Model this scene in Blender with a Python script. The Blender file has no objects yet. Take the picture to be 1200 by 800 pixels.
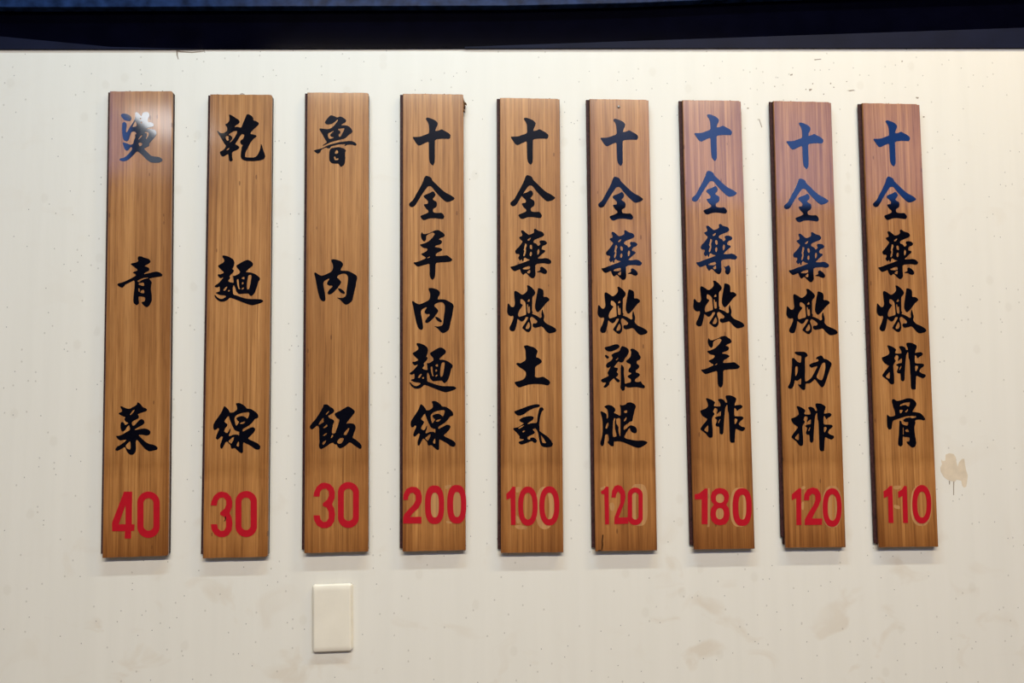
import bpy, math, random
from mathutils import Vector, Matrix
from mathutils.geometry import tessellate_polygon

C = bpy.context.scene.collection
SC = bpy.context.scene
EYE = 1.55                                   # the camera's height above the floor (m)

# ------------------------------------------------------------------ camera
YAW, PITCH, ROLL, DIST = 0.0483237, 0.0740693, -0.0067352, 1.33273
cy, sy, cp, sp = math.cos(YAW), math.sin(YAW), math.cos(PITCH), math.sin(PITCH)
fwd = Vector((sy * cp, cy * cp, sp)); rgt0 = Vector((cy, -sy, 0)); up0 = rgt0.cross(fwd)
rgt = math.cos(ROLL) * rgt0 + math.sin(ROLL) * up0
upv = -math.sin(ROLL) * rgt0 + math.cos(ROLL) * up0
cd = bpy.data.cameras.new('camera'); cd.sensor_width = 36; cd.lens = 867 / 1200 * 36
cd.clip_start = 0.02
cam = bpy.data.objects.new('camera', cd); C.objects.link(cam)
M = Matrix.Identity(4)
for i in range(3):
    M[i][0] = rgt[i]; M[i][1] = upv[i]; M[i][2] = -fwd[i]
M[0][3], M[1][3], M[2][3] = 0, -DIST, EYE
cam.matrix_world = M
SC.camera = cam

# ------------------------------------------------------------------ world and exposure
w = bpy.data.worlds.new('world'); SC.world = w; w.use_nodes = True
w.node_tree.nodes['Background'].inputs[0].default_value = (0.75, 0.85, 1.0, 1)
w.node_tree.nodes['Background'].inputs[1].default_value = 0.6
SC.view_settings.view_transform = 'Standard'; SC.view_settings.look = 'None'
SC.view_settings.exposure = 0.17; SC.view_settings.gamma = 1.0
SC.view_settings.use_curve_mapping = False
SC.cycles.use_denoising = True

# ------------------------------------------------------------------ lamps (x, distance from wall, height above eye)
#           x      d     z     len   wid  watts  colour
LAMPS = [(-0.15, 0.75, 1.80, 1.10, 0.06, 22.0, (0.64, 0.85, 1.00), 'long cool white ceiling lamp nearest the menu wall'),
         ( 1.20, 0.75, 1.78, 0.80, 0.06, 20.5, (1.00, 0.81, 0.50), 'long warm white ceiling lamp to the right of the menu boards'),
         (-1.40, 2.10, 1.27, 0.28, 0.36, 5.0, (0.95, 0.97, 1.00), 'small square white ceiling lamp behind the leftmost board'),
         ( 0.20, 2.75, 1.84, 2.60, 0.09, 135., (1.00, 0.89, 0.74), 'very long white lamp fixed to the ceiling behind the viewer')]

# ------------------------------------------------------------------ helpers
def link(o, parent=None):
    C.objects.link(o)
    if parent: o.parent = parent
    return o

def mesh(name, verts, faces, mat, parent=None, smooth=False):
    me = bpy.data.meshes.new(name); me.from_pydata(verts, [], faces); me.update()
    if mat: me.materials.append(mat)
    if smooth:
        for p_ in me.polygons: p_.use_smooth = True
    return link(bpy.data.objects.new(name, me), parent)

def box(x0, x1, y0, y1, z0, z1):
    v = [(x, y, z) for x in (x0, x1) for y in (y0, y1) for z in (z0, z1)]
    f = [(0, 1, 3, 2), (4, 6, 7, 5), (0, 4, 5, 1), (2, 3, 7, 6), (0, 2, 6, 4), (1, 5, 7, 3)]
    return v, f

def struct(name, v, f, mat, parent=None):
    o = mesh(name, v, f, mat, parent)
    if parent is None: o['kind'] = 'structure'
    return o

def empty(name, loc, label, cat, group=None, rot=None):
    o = link(bpy.data.objects.new(name, None)); o.location = loc; o.empty_display_size = 0.05
    if rot: o.rotation_euler = rot
    o['label'] = label; o['category'] = cat
    if group: o['group'] = group
    return o

def prism(outline, y_front, y_back, bevel=0.0):
    """outline (x,z) counter-clockwise seen from the front (-y); front edge chamfered"""
    n = len(outline)
    area = sum(outline[i][0] * outline[(i + 1) % n][1] - outline[(i + 1) % n][0] * outline[i][1] for i in range(n))
    if area < 0: outline = outline[::-1]
    cx = sum(p_[0] for p_ in outline) / n; cz = sum(p_[1] for p_ in outline) / n
    rings = []
    if bevel:
        ins = []
        for i in range(n):
            a, b, c = Vector(outline[i - 1]), Vector(outline[i]), Vector(outline[(i + 1) % n])
            n1 = Vector((-(b - a).y, (b - a).x)).normalized(); n2 = Vector((-(c - b).y, (c - b).x)).normalized()
            m = (n1 + n2); m = m / max(m.dot(n1), 0.3)
            ins.append((b.x + m.x * bevel, b.y + m.y * bevel))
        rings = [(ins, y_front), (outline, y_front + bevel), (outline, y_back)]
    else:
        rings = [(outline, y_front), (outline, y_back)]
    v = [(p_[0], y, p_[1]) for r_, y in rings for p_ in r_]
    f = [tuple(range(n))]
    for k in range(len(rings) - 1):
        for i in range(n):
            j = (i + 1) % n
            f.append((k * n + i, (k + 1) * n + i, (k + 1) * n + j, k * n + j))
    f.append(tuple(range(len(rings) * n - 1, (len(rings) - 1) * n - 1, -1)))
    return v, f

# ------------------------------------------------------------------ materials
def new_mat(name):
    m = bpy.data.materials.new(name); m.use_nodes = True
    nt = m.node_tree
    return m, nt, nt.nodes['Principled BSDF']

def N(nt, kind, **kw):
    n = nt.nodes.new(kind)
    for k, v in kw.items():
        if k.startswith('i_'):
            key = k[2:]; n.inputs[int(key) if key.isdigit() else key.replace('_', ' ')].default_value = v
        else: setattr(n, k, v)
    return n

def L(nt, a, b): nt.links.new(a, b)

def ramp(nt, src, stops, interp='LINEAR'):
    r = N(nt, 'ShaderNodeValToRGB'); r.color_ramp.interpolation = interp
    el = r.color_ramp.elements
    while len(el) < len(stops): el.new(0.5)
    for e, (p_, c) in zip(el, stops):
        e.position = p_; e.color = c if len(c) == 4 else (*c, 1)
    L(nt, src, r.inputs[0]); return r.outputs[0]

def mix(nt, fac, a, b, mode='MIX'):
    m = N(nt, 'ShaderNodeMix', data_type='RGBA', blend_type=mode)
    for sock, val in ((m.inputs[0], fac), (m.inputs[6], a), (m.inputs[7], b)):
        if hasattr(val, 'is_linked'): L(nt, val, sock)
        elif isinstance(val, (int, float)): sock.default_value = val
        else: sock.default_value = (*val, 1) if len(val) == 3 else val
    return m.outputs[2]

def coords(nt, scale, rand=False, offset=None):
    t = N(nt, 'ShaderNodeTexCoord'); src = t.outputs['Object']
    if rand:
        oi = N(nt, 'ShaderNodeObjectInfo')
        mm = N(nt, 'ShaderNodeVectorMath', operation='SCALE'); mm.inputs[0].default_value = (1.7, 0.9, 2.3)
        s_ = N(nt, 'ShaderNodeMath', operation='MULTIPLY'); s_.inputs[1].default_value = 13.0
        L(nt, oi.outputs['Random'], s_.inputs[0]); L(nt, s_.outputs[0], mm.inputs['Scale'])
        a = N(nt, 'ShaderNodeVectorMath', operation='ADD'); L(nt, src, a.inputs[0]); L(nt, mm.outputs[0], a.inputs[1])
        src = a.outputs[0]
    mp = N(nt, 'ShaderNodeMapping'); mp.inputs['Scale'].default_value = scale
    if offset: mp.inputs['Location'].default_value = offset
    L(nt, src, mp.inputs['Vector']); return mp.outputs[0]

def bamboo(name, pale=False, tint=(1, 1, 1)):
    m, nt, b = new_mat(name)
    # laminated strips about 6 mm wide, each its own tone
    v = N(nt, 'ShaderNodeTexVoronoi', voronoi_dimensions='2D', feature='F1'); v.inputs['Scale'].default_value = 1
    v.inputs['Randomness'].default_value = 0.75
    cc = N(nt, 'ShaderNodeCombineXYZ'); sx = N(nt, 'ShaderNodeSeparateXYZ')
    L(nt, coords(nt, (170, 1, 1.3), True), sx.inputs[0]); L(nt, sx.outputs[0], cc.inputs[0]); L(nt, sx.outputs[2], cc.inputs[1])
    L(nt, cc.outputs[0], v.inputs['Vector'])
    strip = N(nt, 'ShaderNodeSeparateColor'); L(nt, v.outputs['Color'], strip.inputs[0])
    fine = N(nt, 'ShaderNodeTexNoise', i_Scale=1.0, i_Detail=4.0, i_Roughness=0.65)
    L(nt, coords(nt, (430, 60, 11), True), fine.inputs['Vector'])
    mid = N(nt, 'ShaderNodeTexNoise', i_Scale=1.0, i_Detail=2.0); L(nt, coords(nt, (210, 40, 2.2), True), mid.inputs['Vector'])
    big = N(nt, 'ShaderNodeTexNoise', i_Scale=1.0, i_Detail=2.0); L(nt, coords(nt, (9, 9, 3.2), True), big.inputs['Vector'])
    base = ramp(nt, strip.outputs[0], [(0.0, (0.360, 0.170, 0.058)), (0.5, (0.410, 0.200, 0.070)), (1.0, (0.475, 0.245, 0.092))])
    base = mix(nt, 0.38, base, ramp(nt, mid.outputs[0], [(0.35, (0.62, 0.56, 0.50)), (0.62, (1.16, 1.18, 1.20))]), 'MULTIPLY')
    base = mix(nt, 0.7, base, ramp(nt, fine.outputs[0], [(0.30, (0.50, 0.42, 0.34)), (0.50, (1, 1, 1)), (0.72, (1.2, 1.22, 1.25))]), 'MULTIPLY')
    base = mix(nt, 0.7, base, ramp(nt, big.outputs[0], [(0.35, (0.84, 0.78, 0.70)), (0.65, (1.1, 1.1, 1.1))]), 'MULTIPLY')
    # handling grime darkens and reddens the foot of every board
    tc = N(nt, 'ShaderNodeTexCoord'); sz = N(nt, 'ShaderNodeSeparateXYZ'); L(nt, tc.outputs['Object'], sz.inputs[0])
    add = N(nt, 'ShaderNodeMath', operation='MULTIPLY_ADD', i_1=0.16, i_2=-0.08); L(nt, big.outputs[0], add.inputs[0])
    su = N(nt, 'ShaderNodeMath', operation='ADD'); L(nt, sz.outputs[2], su.inputs[0]); L(nt, add.outputs[0], su.inputs[1])
    mr = N(nt, 'ShaderNodeMapRange'); mr.inputs[1].default_value = -0.43; mr.inputs[2].default_value = 0.10
    L(nt, su.outputs[0], mr.inputs[0])
    grime = ramp(nt, mr.outputs[0], [(0.0, (0.62, 0.50, 0.36)), (0.14, (0.82, 0.74, 0.62)), (0.5, (0.95, 0.92, 0.86)), (1.0, (1, 1, 1))])
    base = mix(nt, 1.0, base, grime, 'MULTIPLY')
    # wiped, paler band around the price and hand-darkened long edges
    wob = N(nt, 'ShaderNodeTexNoise', i_Scale=1.0, i_Detail=3.0); L(nt, coords(nt, (26, 26, 26), True), wob.inputs['Vector'])
    wz = N(nt, 'ShaderNodeMath', operation='MULTIPLY_ADD', i_1=0.05); L(nt, wob.outputs[0], wz.inputs[0]); L(nt, sz.outputs[2], wz.inputs[2])
    bm = N(nt, 'ShaderNodeMapRange'); bm.inputs[1].default_value = -0.41; bm.inputs[2].default_value = -0.21; L(nt, wz.outputs[0], bm.inputs[0])
    band = ramp(nt, bm.outputs[0], [(0.0, (0.80, 0.72, 0.62)), (0.16, (1.0, 0.99, 0.97)), (0.30, (1.12, 1.12, 1.12)), (0.80, (1.10, 1.10, 1.10)), (0.90, (0.90, 0.87, 0.80)), (1.0, (0.97, 0.96, 0.95))])
    base = mix(nt, 1.0, base, band, 'MULTIPLY')
    ax = N(nt, 'ShaderNodeMath', operation='ABSOLUTE'); L(nt, sz.outputs[0], ax.inputs[0])
    aw = N(nt, 'ShaderNodeMath', operation='MULTIPLY_ADD', i_1=0.012); L(nt, wob.outputs[0], aw.inputs[0]); L(nt, ax.outputs[0], aw.inputs[2])
    em = N(nt, 'ShaderNodeMapRange'); em.inputs[1].default_value = 0.044; em.inputs[2].default_value = 0.062; L(nt, aw.outputs[0], em.inputs[0])
    base = mix(nt, 1.0, base, ramp(nt, em.outputs[0], [(0.0, (1, 1, 1)), (1.0, (0.74, 0.66, 0.58))]), 'MULTIPLY')
    # short dark fibres and nodes
    kn = N(nt, 'ShaderNodeTexVoronoi', feature='F1'); kn.inputs['Scale'].default_value = 1
    L(nt, coords(nt, (75, 1, 24), True), kn.inputs['Vector'])
    ks = N(nt, 'ShaderNodeSeparateColor'); L(nt, kn.outputs['Color'], ks.inputs[0])
    k1 = N(nt, 'ShaderNodeMath', operation='LESS_THAN', i_1=0.11); L(nt, kn.outputs['Distance'], k1.inputs[0])
    k2 = N(nt, 'ShaderNodeMath', operation='LESS_THAN', i_1=0.20); L(nt, ks.outputs[0], k2.inputs[0])
    k3 = N(nt, 'ShaderNodeMath', operation='MULTIPLY'); L(nt, k1.outputs[0], k3.inputs[0]); L(nt, k2.outputs[0], k3.inputs[1])
    k4 = N(nt, 'ShaderNodeMath', operation='MULTIPLY', i_1=0.6); L(nt, k3.outputs[0], k4.inputs[0])
    base = mix(nt, k4.outputs[0], base, (0.10, 0.035, 0.012))
    oi = N(nt, 'ShaderNodeObjectInfo')
    base = mix(nt, 1.0, base, tint, 'MULTIPLY')
    if pale:
        base = mix(nt, 0.32, base, (0.62, 0.38, 0.17))
    L(nt, base, b.inputs['Base Color'])
    b.inputs['Roughness'].default_value = 0.45
    b.inputs['Specular IOR Level'].default_value = 0.25
    b.inputs['Coat Weight'].default_value = 0.75; b.inputs['Coat Roughness'].default_value = 0.11
    bp = N(nt, 'ShaderNodeBump', i_Strength=0.12, i_Distance=0.0006); L(nt, fine.outputs[0], bp.inputs['Height'])
    L(nt, bp.outputs[0], b.inputs['Normal'])
    bp2 = N(nt, 'ShaderNodeBump', i_Strength=0.05, i_Distance=0.0006); L(nt, mid.outputs[0], bp2.inputs['Height'])
    L(nt, bp2.outputs[0], b.inputs['Coat Normal'])
    return m

def plain(name, col, rough=0.5, spec=0.5, coat=0.0, var=0.0, scale=60, bump=0.0):
    m, nt, b = new_mat(name)
    n = N(nt, 'ShaderNodeTexNoise', i_Detail=4.0); n.inputs['Scale'].default_value = 1
    L(nt, coords(nt, (scale, scale, scale)), n.inputs['Vector'])
    lo = tuple(c * (1 - var) for c in col); hi = tuple(min(1, c * (1 + var)) for c in col)
    L(nt, ramp(nt, n.outputs[0], [(0.3, lo), (0.7, hi)]), b.inputs['Base Color'])
    b.inputs['Roughness'].default_value = rough; b.inputs['Specular IOR Level'].default_value = spec
    b.inputs['Coat Weight'].default_value = coat; b.inputs['Coat Roughness'].default_value = 0.08
    if bump:
        bp = N(nt, 'ShaderNodeBump', i_Strength=bump, i_Distance=0.001); L(nt, n.outputs[0], bp.inputs['Height'])
        L(nt, bp.outputs[0], b.inputs['Normal'])
    return m

def wall_mat():
    m, nt, b = new_mat('cream wall paint')
    col = (0.765, 0.742, 0.665)
    # faint vertical roller marks
    r = N(nt, 'ShaderNodeTexNoise', i_Scale=1.0, i_Detail=3.0); L(nt, coords(nt, (38, 1, 2.0)), r.inputs['Vector'])
    base = mix(nt, 1.0, col, ramp(nt, r.outputs[0], [(0.3, (0.975, 0.975, 0.972)), (0.7, (1.01, 1.01, 1.01))]), 'MULTIPLY')
    # soft brownish smudges, more of them low on the wall
    tc = N(nt, 'ShaderNodeTexCoord'); sz = N(nt, 'ShaderNodeSeparateXYZ'); L(nt, tc.outputs['Object'], sz.inputs[0])
    low = N(nt, 'ShaderNodeMapRange'); low.inputs[1].default_value = 1.55; low.inputs[2].default_value = 1.15
    L(nt, sz.outputs[2], low.inputs[0])
    lowa = N(nt, 'ShaderNodeMath', operation='MULTIPLY_ADD', i_1=0.75, i_2=0.25); L(nt, low.outputs[0], lowa.inputs[0])
    s1 = N(nt, 'ShaderNodeTexNoise', i_Scale=1.0, i_Detail=3.0, i_Distortion=0.8); L(nt, coords(nt, (13, 1, 16)), s1.inputs['Vector'])
    s2 = N(nt, 'ShaderNodeTexNoise', i_Scale=1.0, i_Detail=2.0); L(nt, coords(nt, (3.2, 1, 4), offset=(3, 0, 1)), s2.inputs['Vector'])
    f1 = ramp(nt, s1.outputs[0], [(0.57, (0, 0, 0)), (0.70, (1, 1, 1))])
    f2 = ramp(nt, s2.outputs[0], [(0.42, (0, 0, 0)), (0.62, (1, 1, 1))])
    a = N(nt, 'ShaderNodeMath', operation='MULTIPLY'); L(nt, f1, a.inputs[0]); L(nt, f2, a.inputs[1])
    a2 = N(nt, 'ShaderNodeMath', operation='MULTIPLY'); L(nt, a.outputs[0], a2.inputs[0]); L(nt, lowa.outputs[0], a2.inputs[1])
    a3 = N(nt, 'ShaderNodeMath', operation='MULTIPLY', i_1=0.42); L(nt, a2.outputs[0], a3.inputs[0])
    base = mix(nt, a3.outputs[0], base, (0.60, 0.50, 0.37))
    # round dabs the size of a fingertip and fly specks
    for sc, thr, pick, colr, amt in ((30, 0.26, 0.07, (0.50, 0.44, 0.34), 0.13), (80, 0.14, 0.05, (0.30, 0.27, 0.22), 0.40), (170, 0.17, 0.012, (0.08, 0.07, 0.06), 0.70)):
        v = N(nt, 'ShaderNodeTexVoronoi', feature='F1', voronoi_dimensions='2D'); v.inputs['Scale'].default_value = 1
        sp_ = N(nt, 'ShaderNodeSeparateXYZ'); cb = N(nt, 'ShaderNodeCombineXYZ')
        L(nt, coords(nt, (sc, 1, sc * 0.8), offset=(sc * 0.37, 0, 0)), sp_.inputs[0])
        L(nt, sp_.outputs[0], cb.inputs[0]); L(nt, sp_.outputs[2], cb.inputs[1]); L(nt, cb.outputs[0], v.inputs['Vector'])
        d = ramp(nt, v.outputs['Distance'], [(thr * 0.55, (1, 1, 1)), (thr, (0, 0, 0))])
        s_ = N(nt, 'ShaderNodeSeparateColor'); L(nt, v.outputs['Color'], s_.inputs[0])
        k = N(nt, 'ShaderNodeMath', operation='LESS_THAN', i_1=pick); L(nt, s_.outputs[0], k.inputs[0])
        q = N(nt, 'ShaderNodeMath', operation='MULTIPLY'); L(nt, d, q.inputs[0]); L(nt, k.outputs[0], q.inputs[1])
        q2 = N(nt, 'ShaderNodeMath', operation='MULTIPLY', i_1=amt); L(nt, q.outputs[0], q2.inputs[0])
        base = mix(nt, q2.outputs[0], base, colr)
    L(nt, base, b.inputs['Base Color'])
    b.inputs['Roughness'].default_value = 0.5; b.inputs['Specular IOR Level'].default_value = 0.25
    bn = N(nt, 'ShaderNodeTexNoise', i_Scale=1.0, i_Detail=3.0); L(nt, coords(nt, (90, 90, 30)), bn.inputs['Vector'])
    bp = N(nt, 'ShaderNodeBump', i_Strength=0.10, i_Distance=0.002); L(nt, bn.outputs[0], bp.inputs['Height'])
    L(nt, bp.outputs[0], b.inputs['Normal'])
    return m

M_WALL = wall_mat()
M_WOOD = bamboo('lacquered bamboo', tint=(1.00, 0.96, 0.87))
M_GHOST = bamboo('unfaded bamboo', pale=True)
M_CORE = plain('dark board edge', (0.022, 0.007, 0.006), 0.6, 0.2, var=0.5, scale=250, bump=0.3)
M_TONGUE = plain('dark tongue', (0.045, 0.016, 0.015), 0.6, 0.2, var=0.5, scale=250, bump=0.3)
M_INK = plain('glossy black vinyl', (0.0022, 0.0022, 0.005), 0.06, 0.6, var=0.2, scale=500)
M_RED = plain('red vinyl', (0.43, 0.006, 0.016), 0.35, 0.4, var=0.06, scale=80)
M_BLACK = plain('black painted timber', (0.0009, 0.0009, 0.0035), 0.06, 0.10, var=0.3, scale=20)
M_GREY_SHEEN = plain('painted grey sheen', (0.005, 0.0068, 0.020), 0.6, 0.1, var=0.25, scale=14)  # grey stands in for light reflected in the black timber
M_BLUE_SHEEN = plain('glossy timber with painted blue reflection', (0.009, 0.022, 0.068), 0.25, 0.10, var=0.6, scale=45, bump=0.2)  # blue reflection put straight into the base colour
M_PLATE = plain('ivory plastic', (0.80, 0.75, 0.63), 0.25, 0.5, var=0.04, scale=25)
M_STAIN = plain('dried tea stain', (0.66, 0.56, 0.42), 0.5, 0.25, var=0.08, scale=60)
M_DRIP = plain('dark drip', (0.30, 0.25, 0.20), 0.6, 0.2)
M_METAL = plain('dull steel', (0.30, 0.28, 0.26), 0.4, 0.5)
M_METAL.node_tree.nodes['Principled BSDF'].inputs['Metallic'].default_value = 0.8
M_FRAY = plain('splintered bamboo', (0.16, 0.08, 0.035), 0.8, 0.2, var=0.4, scale=300)
M_CRACK = plain('crack', (0.02, 0.008, 0.004), 0.9, 0.1)
M_FLOOR = plain('grey floor', (0.22, 0.19, 0.17), 0.5, 0.3, var=0.1, scale=3)
M_CEIL = plain('dark ceiling', (0.04, 0.045, 0.06), 0.8, 0.2, var=0.03, scale=4)
M_SIDE = plain('dark side wall panelling', (0.10, 0.07, 0.05), 0.7, 0.2, var=0.03, scale=4)
M_BACK = plain('dark blue-black back wall', (0.018, 0.024, 0.045), 0.8, 0.2, var=0.1, scale=4)
M_HOUSING = plain('white lamp housing', (0.7, 0.7, 0.7), 0.4, 0.4)

def glow(name, col, strength):
    m, nt, b = new_mat(name)
    b.inputs['Base Color'].default_value = (0, 0, 0, 1)
    b.inputs['Emission Color'].default_value = (*col, 1); b.inputs['Emission Strength'].default_value = strength
    return m
M_PANE = glow('blue daylight behind frosted glass', (0.17, 0.36, 1.0), 3.7)
M_GLOW_DIM = glow('dim blue added glow', (0.13, 0.33, 1.0), 0.9)  # for added panels, dimmed to suit reflections in the lettering
M_GLOW_MID = glow('deeper blue added glow', (0.08, 0.28, 1.0), 2.4)  # for an added panel, toned for the rightmost lettering's reflection
M_GLOW_GREY = glow('grey added glow', (0.70, 0.80, 1.0), 1.9)  # for the added panel that gives a grey gleam

# ------------------------------------------------------------------ the room
XL, XR, YB, ZC = -3.0, 3.2, -3.0, EYE + 1.9
wall_front = struct('wall_front', *box(XL - .1, XR + .1, 0.0, 0.12, 0.0, ZC), M_WALL)
struct('floor', *box(XL - .1, XR + .1, YB - .1, 0.12, -0.08, 0.0), M_FLOOR)
struct('ceiling', *box(XL - .1, XR + .1, YB - .1, 0.12, ZC, ZC + 0.08), M_CEIL)
struct('wall_left', *box(XL - .1, XL, YB, 0.0, 0.0, ZC), M_SIDE)
struct('wall_right', *box(XR, XR + .1, YB, 0.0, 0.0, ZC), M_SIDE)
struct('wall_back', *box(XL - .1, XR + .1, YB - .1, YB, 0.0, ZC), M_BACK)
def window(name, x0, x1, z0, z1, pane=None):
    v, f = [], []
    for (a, b_, c, d) in ((x0 - .04, x1 + .04, z0 - .04, z0), (x0 - .04, x1 + .04, z1, z1 + .04), (x0 - .04, x0, z0, z1), (x1, x1 + .04, z0, z1)):
        bv, bf = box(a, b_, YB, YB + 0.03, c, d); k = len(v)
        v += bv; f += [tuple(i + k for i in q) for q in bf]
    o = struct(name, v, f, M_BLACK)
    struct('pane', *box(x0, x1, YB, YB + 0.01, z0, z1), pane or M_PANE, o)
window('window_1', 1.05, 2.22, EYE + 1.13, EYE + 1.84)
window('added_glow_4', 0.78, 2.22, EYE + 0.74, EYE + 1.05, M_GLOW_DIM)  # added unseen panel, placed for a faint blue reflection in the lettering
window('added_glow_5', 2.30, 2.95, EYE + 1.16, EYE + 1.84, M_GLOW_MID)  # added unseen panel, shaped for the reflection in the rightmost lettering
window('added_glow_6', 0.62, 0.97, EYE + 1.13, EYE + 1.84, M_GLOW_DIM)  # added unseen panel, a dim edge to the blue reflection
window('window_2', -2.75, -1.99, EYE + 1.30, EYE + 1.84)
window('added_glow_3', -1.945, -1.55, EYE + 1.28, EYE + 1.84, M_GLOW_GREY)  # added unseen panel for the grey gleam on the leftmost top character

# dark timber with painted-on sheen along the top of the wall; its edge runs one degree out of level
def strip_poly(name, pts, y0, y1, mat, bevel=0.0015):
    v, f = prism([(x, z + EYE) for x, z in pts], y0, y1, bevel)
    return struct(name, v, f, mat)
def top(x): return 0.6451 + 0.0174 * (x - 0.068) + 0.0007 * math.sin(x * 3.1)
xs = [XL + i * (XR - XL) / 24 for i in range(25)]
strip_poly('trim_1', [(x, top(x)) for x in xs] + [(x, top(x) + 0.20) for x in reversed(xs)], -0.0025, 0.0, M_BLACK, 0.0005)
strip_poly('sheen_wedge_2', [(-0.02, top(-0.02) - .0002), (XR, top(XR) - .0002), (XR, top(XR) + 0.003 + (XR + 0.02) * 0.0345), (-0.02, top(-.02) + 0.003)], -0.0035, -0.0025, M_GREY_SHEEN, 0.0003)  # reflected light painted as a thin grey wedge over the timber
strip_poly('sheen_wedge_3', [(XL, top(XL) - .0002), (-0.50, top(-0.5) - .0002), (-0.66, top(-0.66) + 0.004), (-0.86, top(-.86) + 0.024), (XL, top(XL) + 0.05)], -0.0033, -0.0025, M_GREY_SHEEN, 0.0003)  # left-hand wedge of painted reflected light
o = strip_poly('trim_4', [(XL, 0.6920), (-0.82, 0.6990), (0.065, 0.7190), (0.30, 0.7290), (0.55, 0.7450), (1.0, 0.7680), (XR, 0.90), (XR, 1.16), (XL, 1.16)], -0.018, -0.0, M_BLUE_SHEEN, 0.0008)  # upper beam, its blue reflection painted in by the material

# ------------------------------------------------------------------ marks on the wall
def wall_patch(name, pts, mat, dy=0.0002, label=None):
    v, f = prism([(x, z) for x, z in pts], -dy, 0.0)
    o = mesh(name, v, f, mat, wall_front)
    if label: o['label'] = label
    return o
wall_patch('stain', [(x, z + EYE) for x, z in [(0.86145, -0.11204), (0.86867, -0.10939), (0.87666, -0.11123), (0.8804, -0.1171), (0.881, -0.12489), (0.88315, -0.13404), (0.88641, -0.12592), (0.89198, -0.12014), (0.89645, -0.1198), (0.89697, -0.12895), (0.89842, -0.13965), (0.90129, -0.15036), (0.89919, -0.16294), (0.89736, -0.17066), (0.89324, -0.17216), (0.8898, -0.16863), (0.88865, -0.1599), (0.88027, -0.15787), (0.87603, -0.16169), (0.86807, -0.15965), (0.86212, -0.15765), (0.85537, -0.15176), (0.85078, -0.14299), (0.85037, -0.13523), (0.85349, -0.12944), (0.85232, -0.12069), (0.8558, -0.12364), (0.86029, -0.12272)]], M_STAIN, label='pale brown splash of dried tea with drips')
wall_patch('drip', [(x, z + EYE) for x, z in [(0.87324, -0.16107), (0.87526, -0.1611), (0.87437, -0.17037), (0.87335, -0.18582), (0.87215, -0.1858), (0.8726, -0.17325)]], M_DRIP)
wall_patch('drip', [(x, z + EYE) for x, z in [(0.86504, -0.15962), (0.86723, -0.16023), (0.86651, -0.16641), (0.8653, -0.16639)]], M_DRIP)
wall_patch('hair_mark', [(x, z + EYE) for x, z in [(-0.54453, 0.63263), (-0.54149, 0.63268), (-0.53535, 0.63117), (-0.51625, 0.62988), (-0.49341, 0.63266), (-0.49338, 0.63145), (-0.51621, 0.62827), (-0.5353, 0.62917), (-0.54142, 0.63027), (-0.54123, 0.62305), (-0.53952, 0.61586), (-0.54104, 0.61584), (-0.54392, 0.62381)]], M_DRIP)
wall_patch('speck', [(x, z + EYE) for x, z in [(0.59555, 0.60416), (0.60021, 0.60556), (0.59945, 0.60256), (0.59481, 0.60182)]], M_DRIP)
wall_patch('speck', [(x, z + EYE) for x, z in [(0.63752, 0.58812), (0.63947, 0.58748), (0.63839, 0.58514), (0.63678, 0.58611)]], M_DRIP)
wall_patch('speck', [(x, z + EYE) for x, z in [(0.67227, 0.58928), (0.67455, 0.58831), (0.67314, 0.58596), (0.67152, 0.58693)]], M_DRIP)
wall_patch('speck', [(x, z + EYE) for x, z in [(0.63046, 0.57605), (0.63643, 0.57679), (0.63534, 0.57412), (0.63098, 0.57207)]], M_DRIP)
wall_patch('speck', [(x, z + EYE) for x, z in [(0.62389, 0.57662), (0.62586, 0.57632), (0.62512, 0.57431), (0.6235, 0.57496)]], M_DRIP)
wall_patch('speck', [(x, z + EYE) for x, z in [(0.65788, 0.56778), (0.65985, 0.56747), (0.6591, 0.56513), (0.65747, 0.56578)]], M_DRIP)
wall_patch('speck', [(x, z + EYE) for x, z in [(0.67759, 0.58135), (0.68021, 0.58072), (0.67948, 0.57905), (0.67719, 0.57968)]], M_DRIP)
wall_patch('speck', [(x, z + EYE) for x, z in [(0.70391, 0.59306), (0.70554, 0.59241), (0.70448, 0.59073), (0.70318, 0.59138)]], M_DRIP)
wall_patch('speck', [(x, z + EYE) for x, z in [(0.7038, 0.57438), (0.71647, 0.57589), (0.7204, 0.57461), (0.70972, 0.57313)]], M_DRIP)
wall_patch('speck', [(x, z + EYE) for x, z in [(0.5104, 0.53873), (0.51365, 0.53811), (0.51294, 0.53612), (0.51002, 0.53675)]], M_DRIP)
wall_patch('speck', [(x, z + EYE) for x, z in [(0.53159, 0.51658), (0.53323, 0.51693), (0.53795, 0.50119), (0.53662, 0.50052)]], M_DRIP)
wall_patch('speck', [(x, z + EYE) for x, z in [(0.81342, 0.63457), (0.81575, 0.63427), (0.81497, 0.63191), (0.81264, 0.63221)]], M_DRIP)
wall_patch('speck', [(x, z + EYE) for x, z in [(0.85003, 0.52627), (0.85334, 0.52564), (0.85255, 0.5233), (0.84958, 0.52393)]], M_DRIP)
wall_patch('speck', [(x, z + EYE) for x, z in [(0.64256, 0.63425), (0.65587, 0.6358), (0.65648, 0.63447), (0.64415, 0.6326)]], M_DRIP)
wall_patch('speck', [(x, z + EYE) for x, z in [(0.56384, 0.58144), (0.56547, 0.58113), (0.56508, 0.57914), (0.56345, 0.57944)]], M_DRIP)
wall_patch('speck', [(x, z + EYE) for x, z in [(0.83781, 0.56349), (0.8438, 0.5629), (0.84233, 0.56021), (0.83835, 0.56082)]], M_DRIP)

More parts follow.
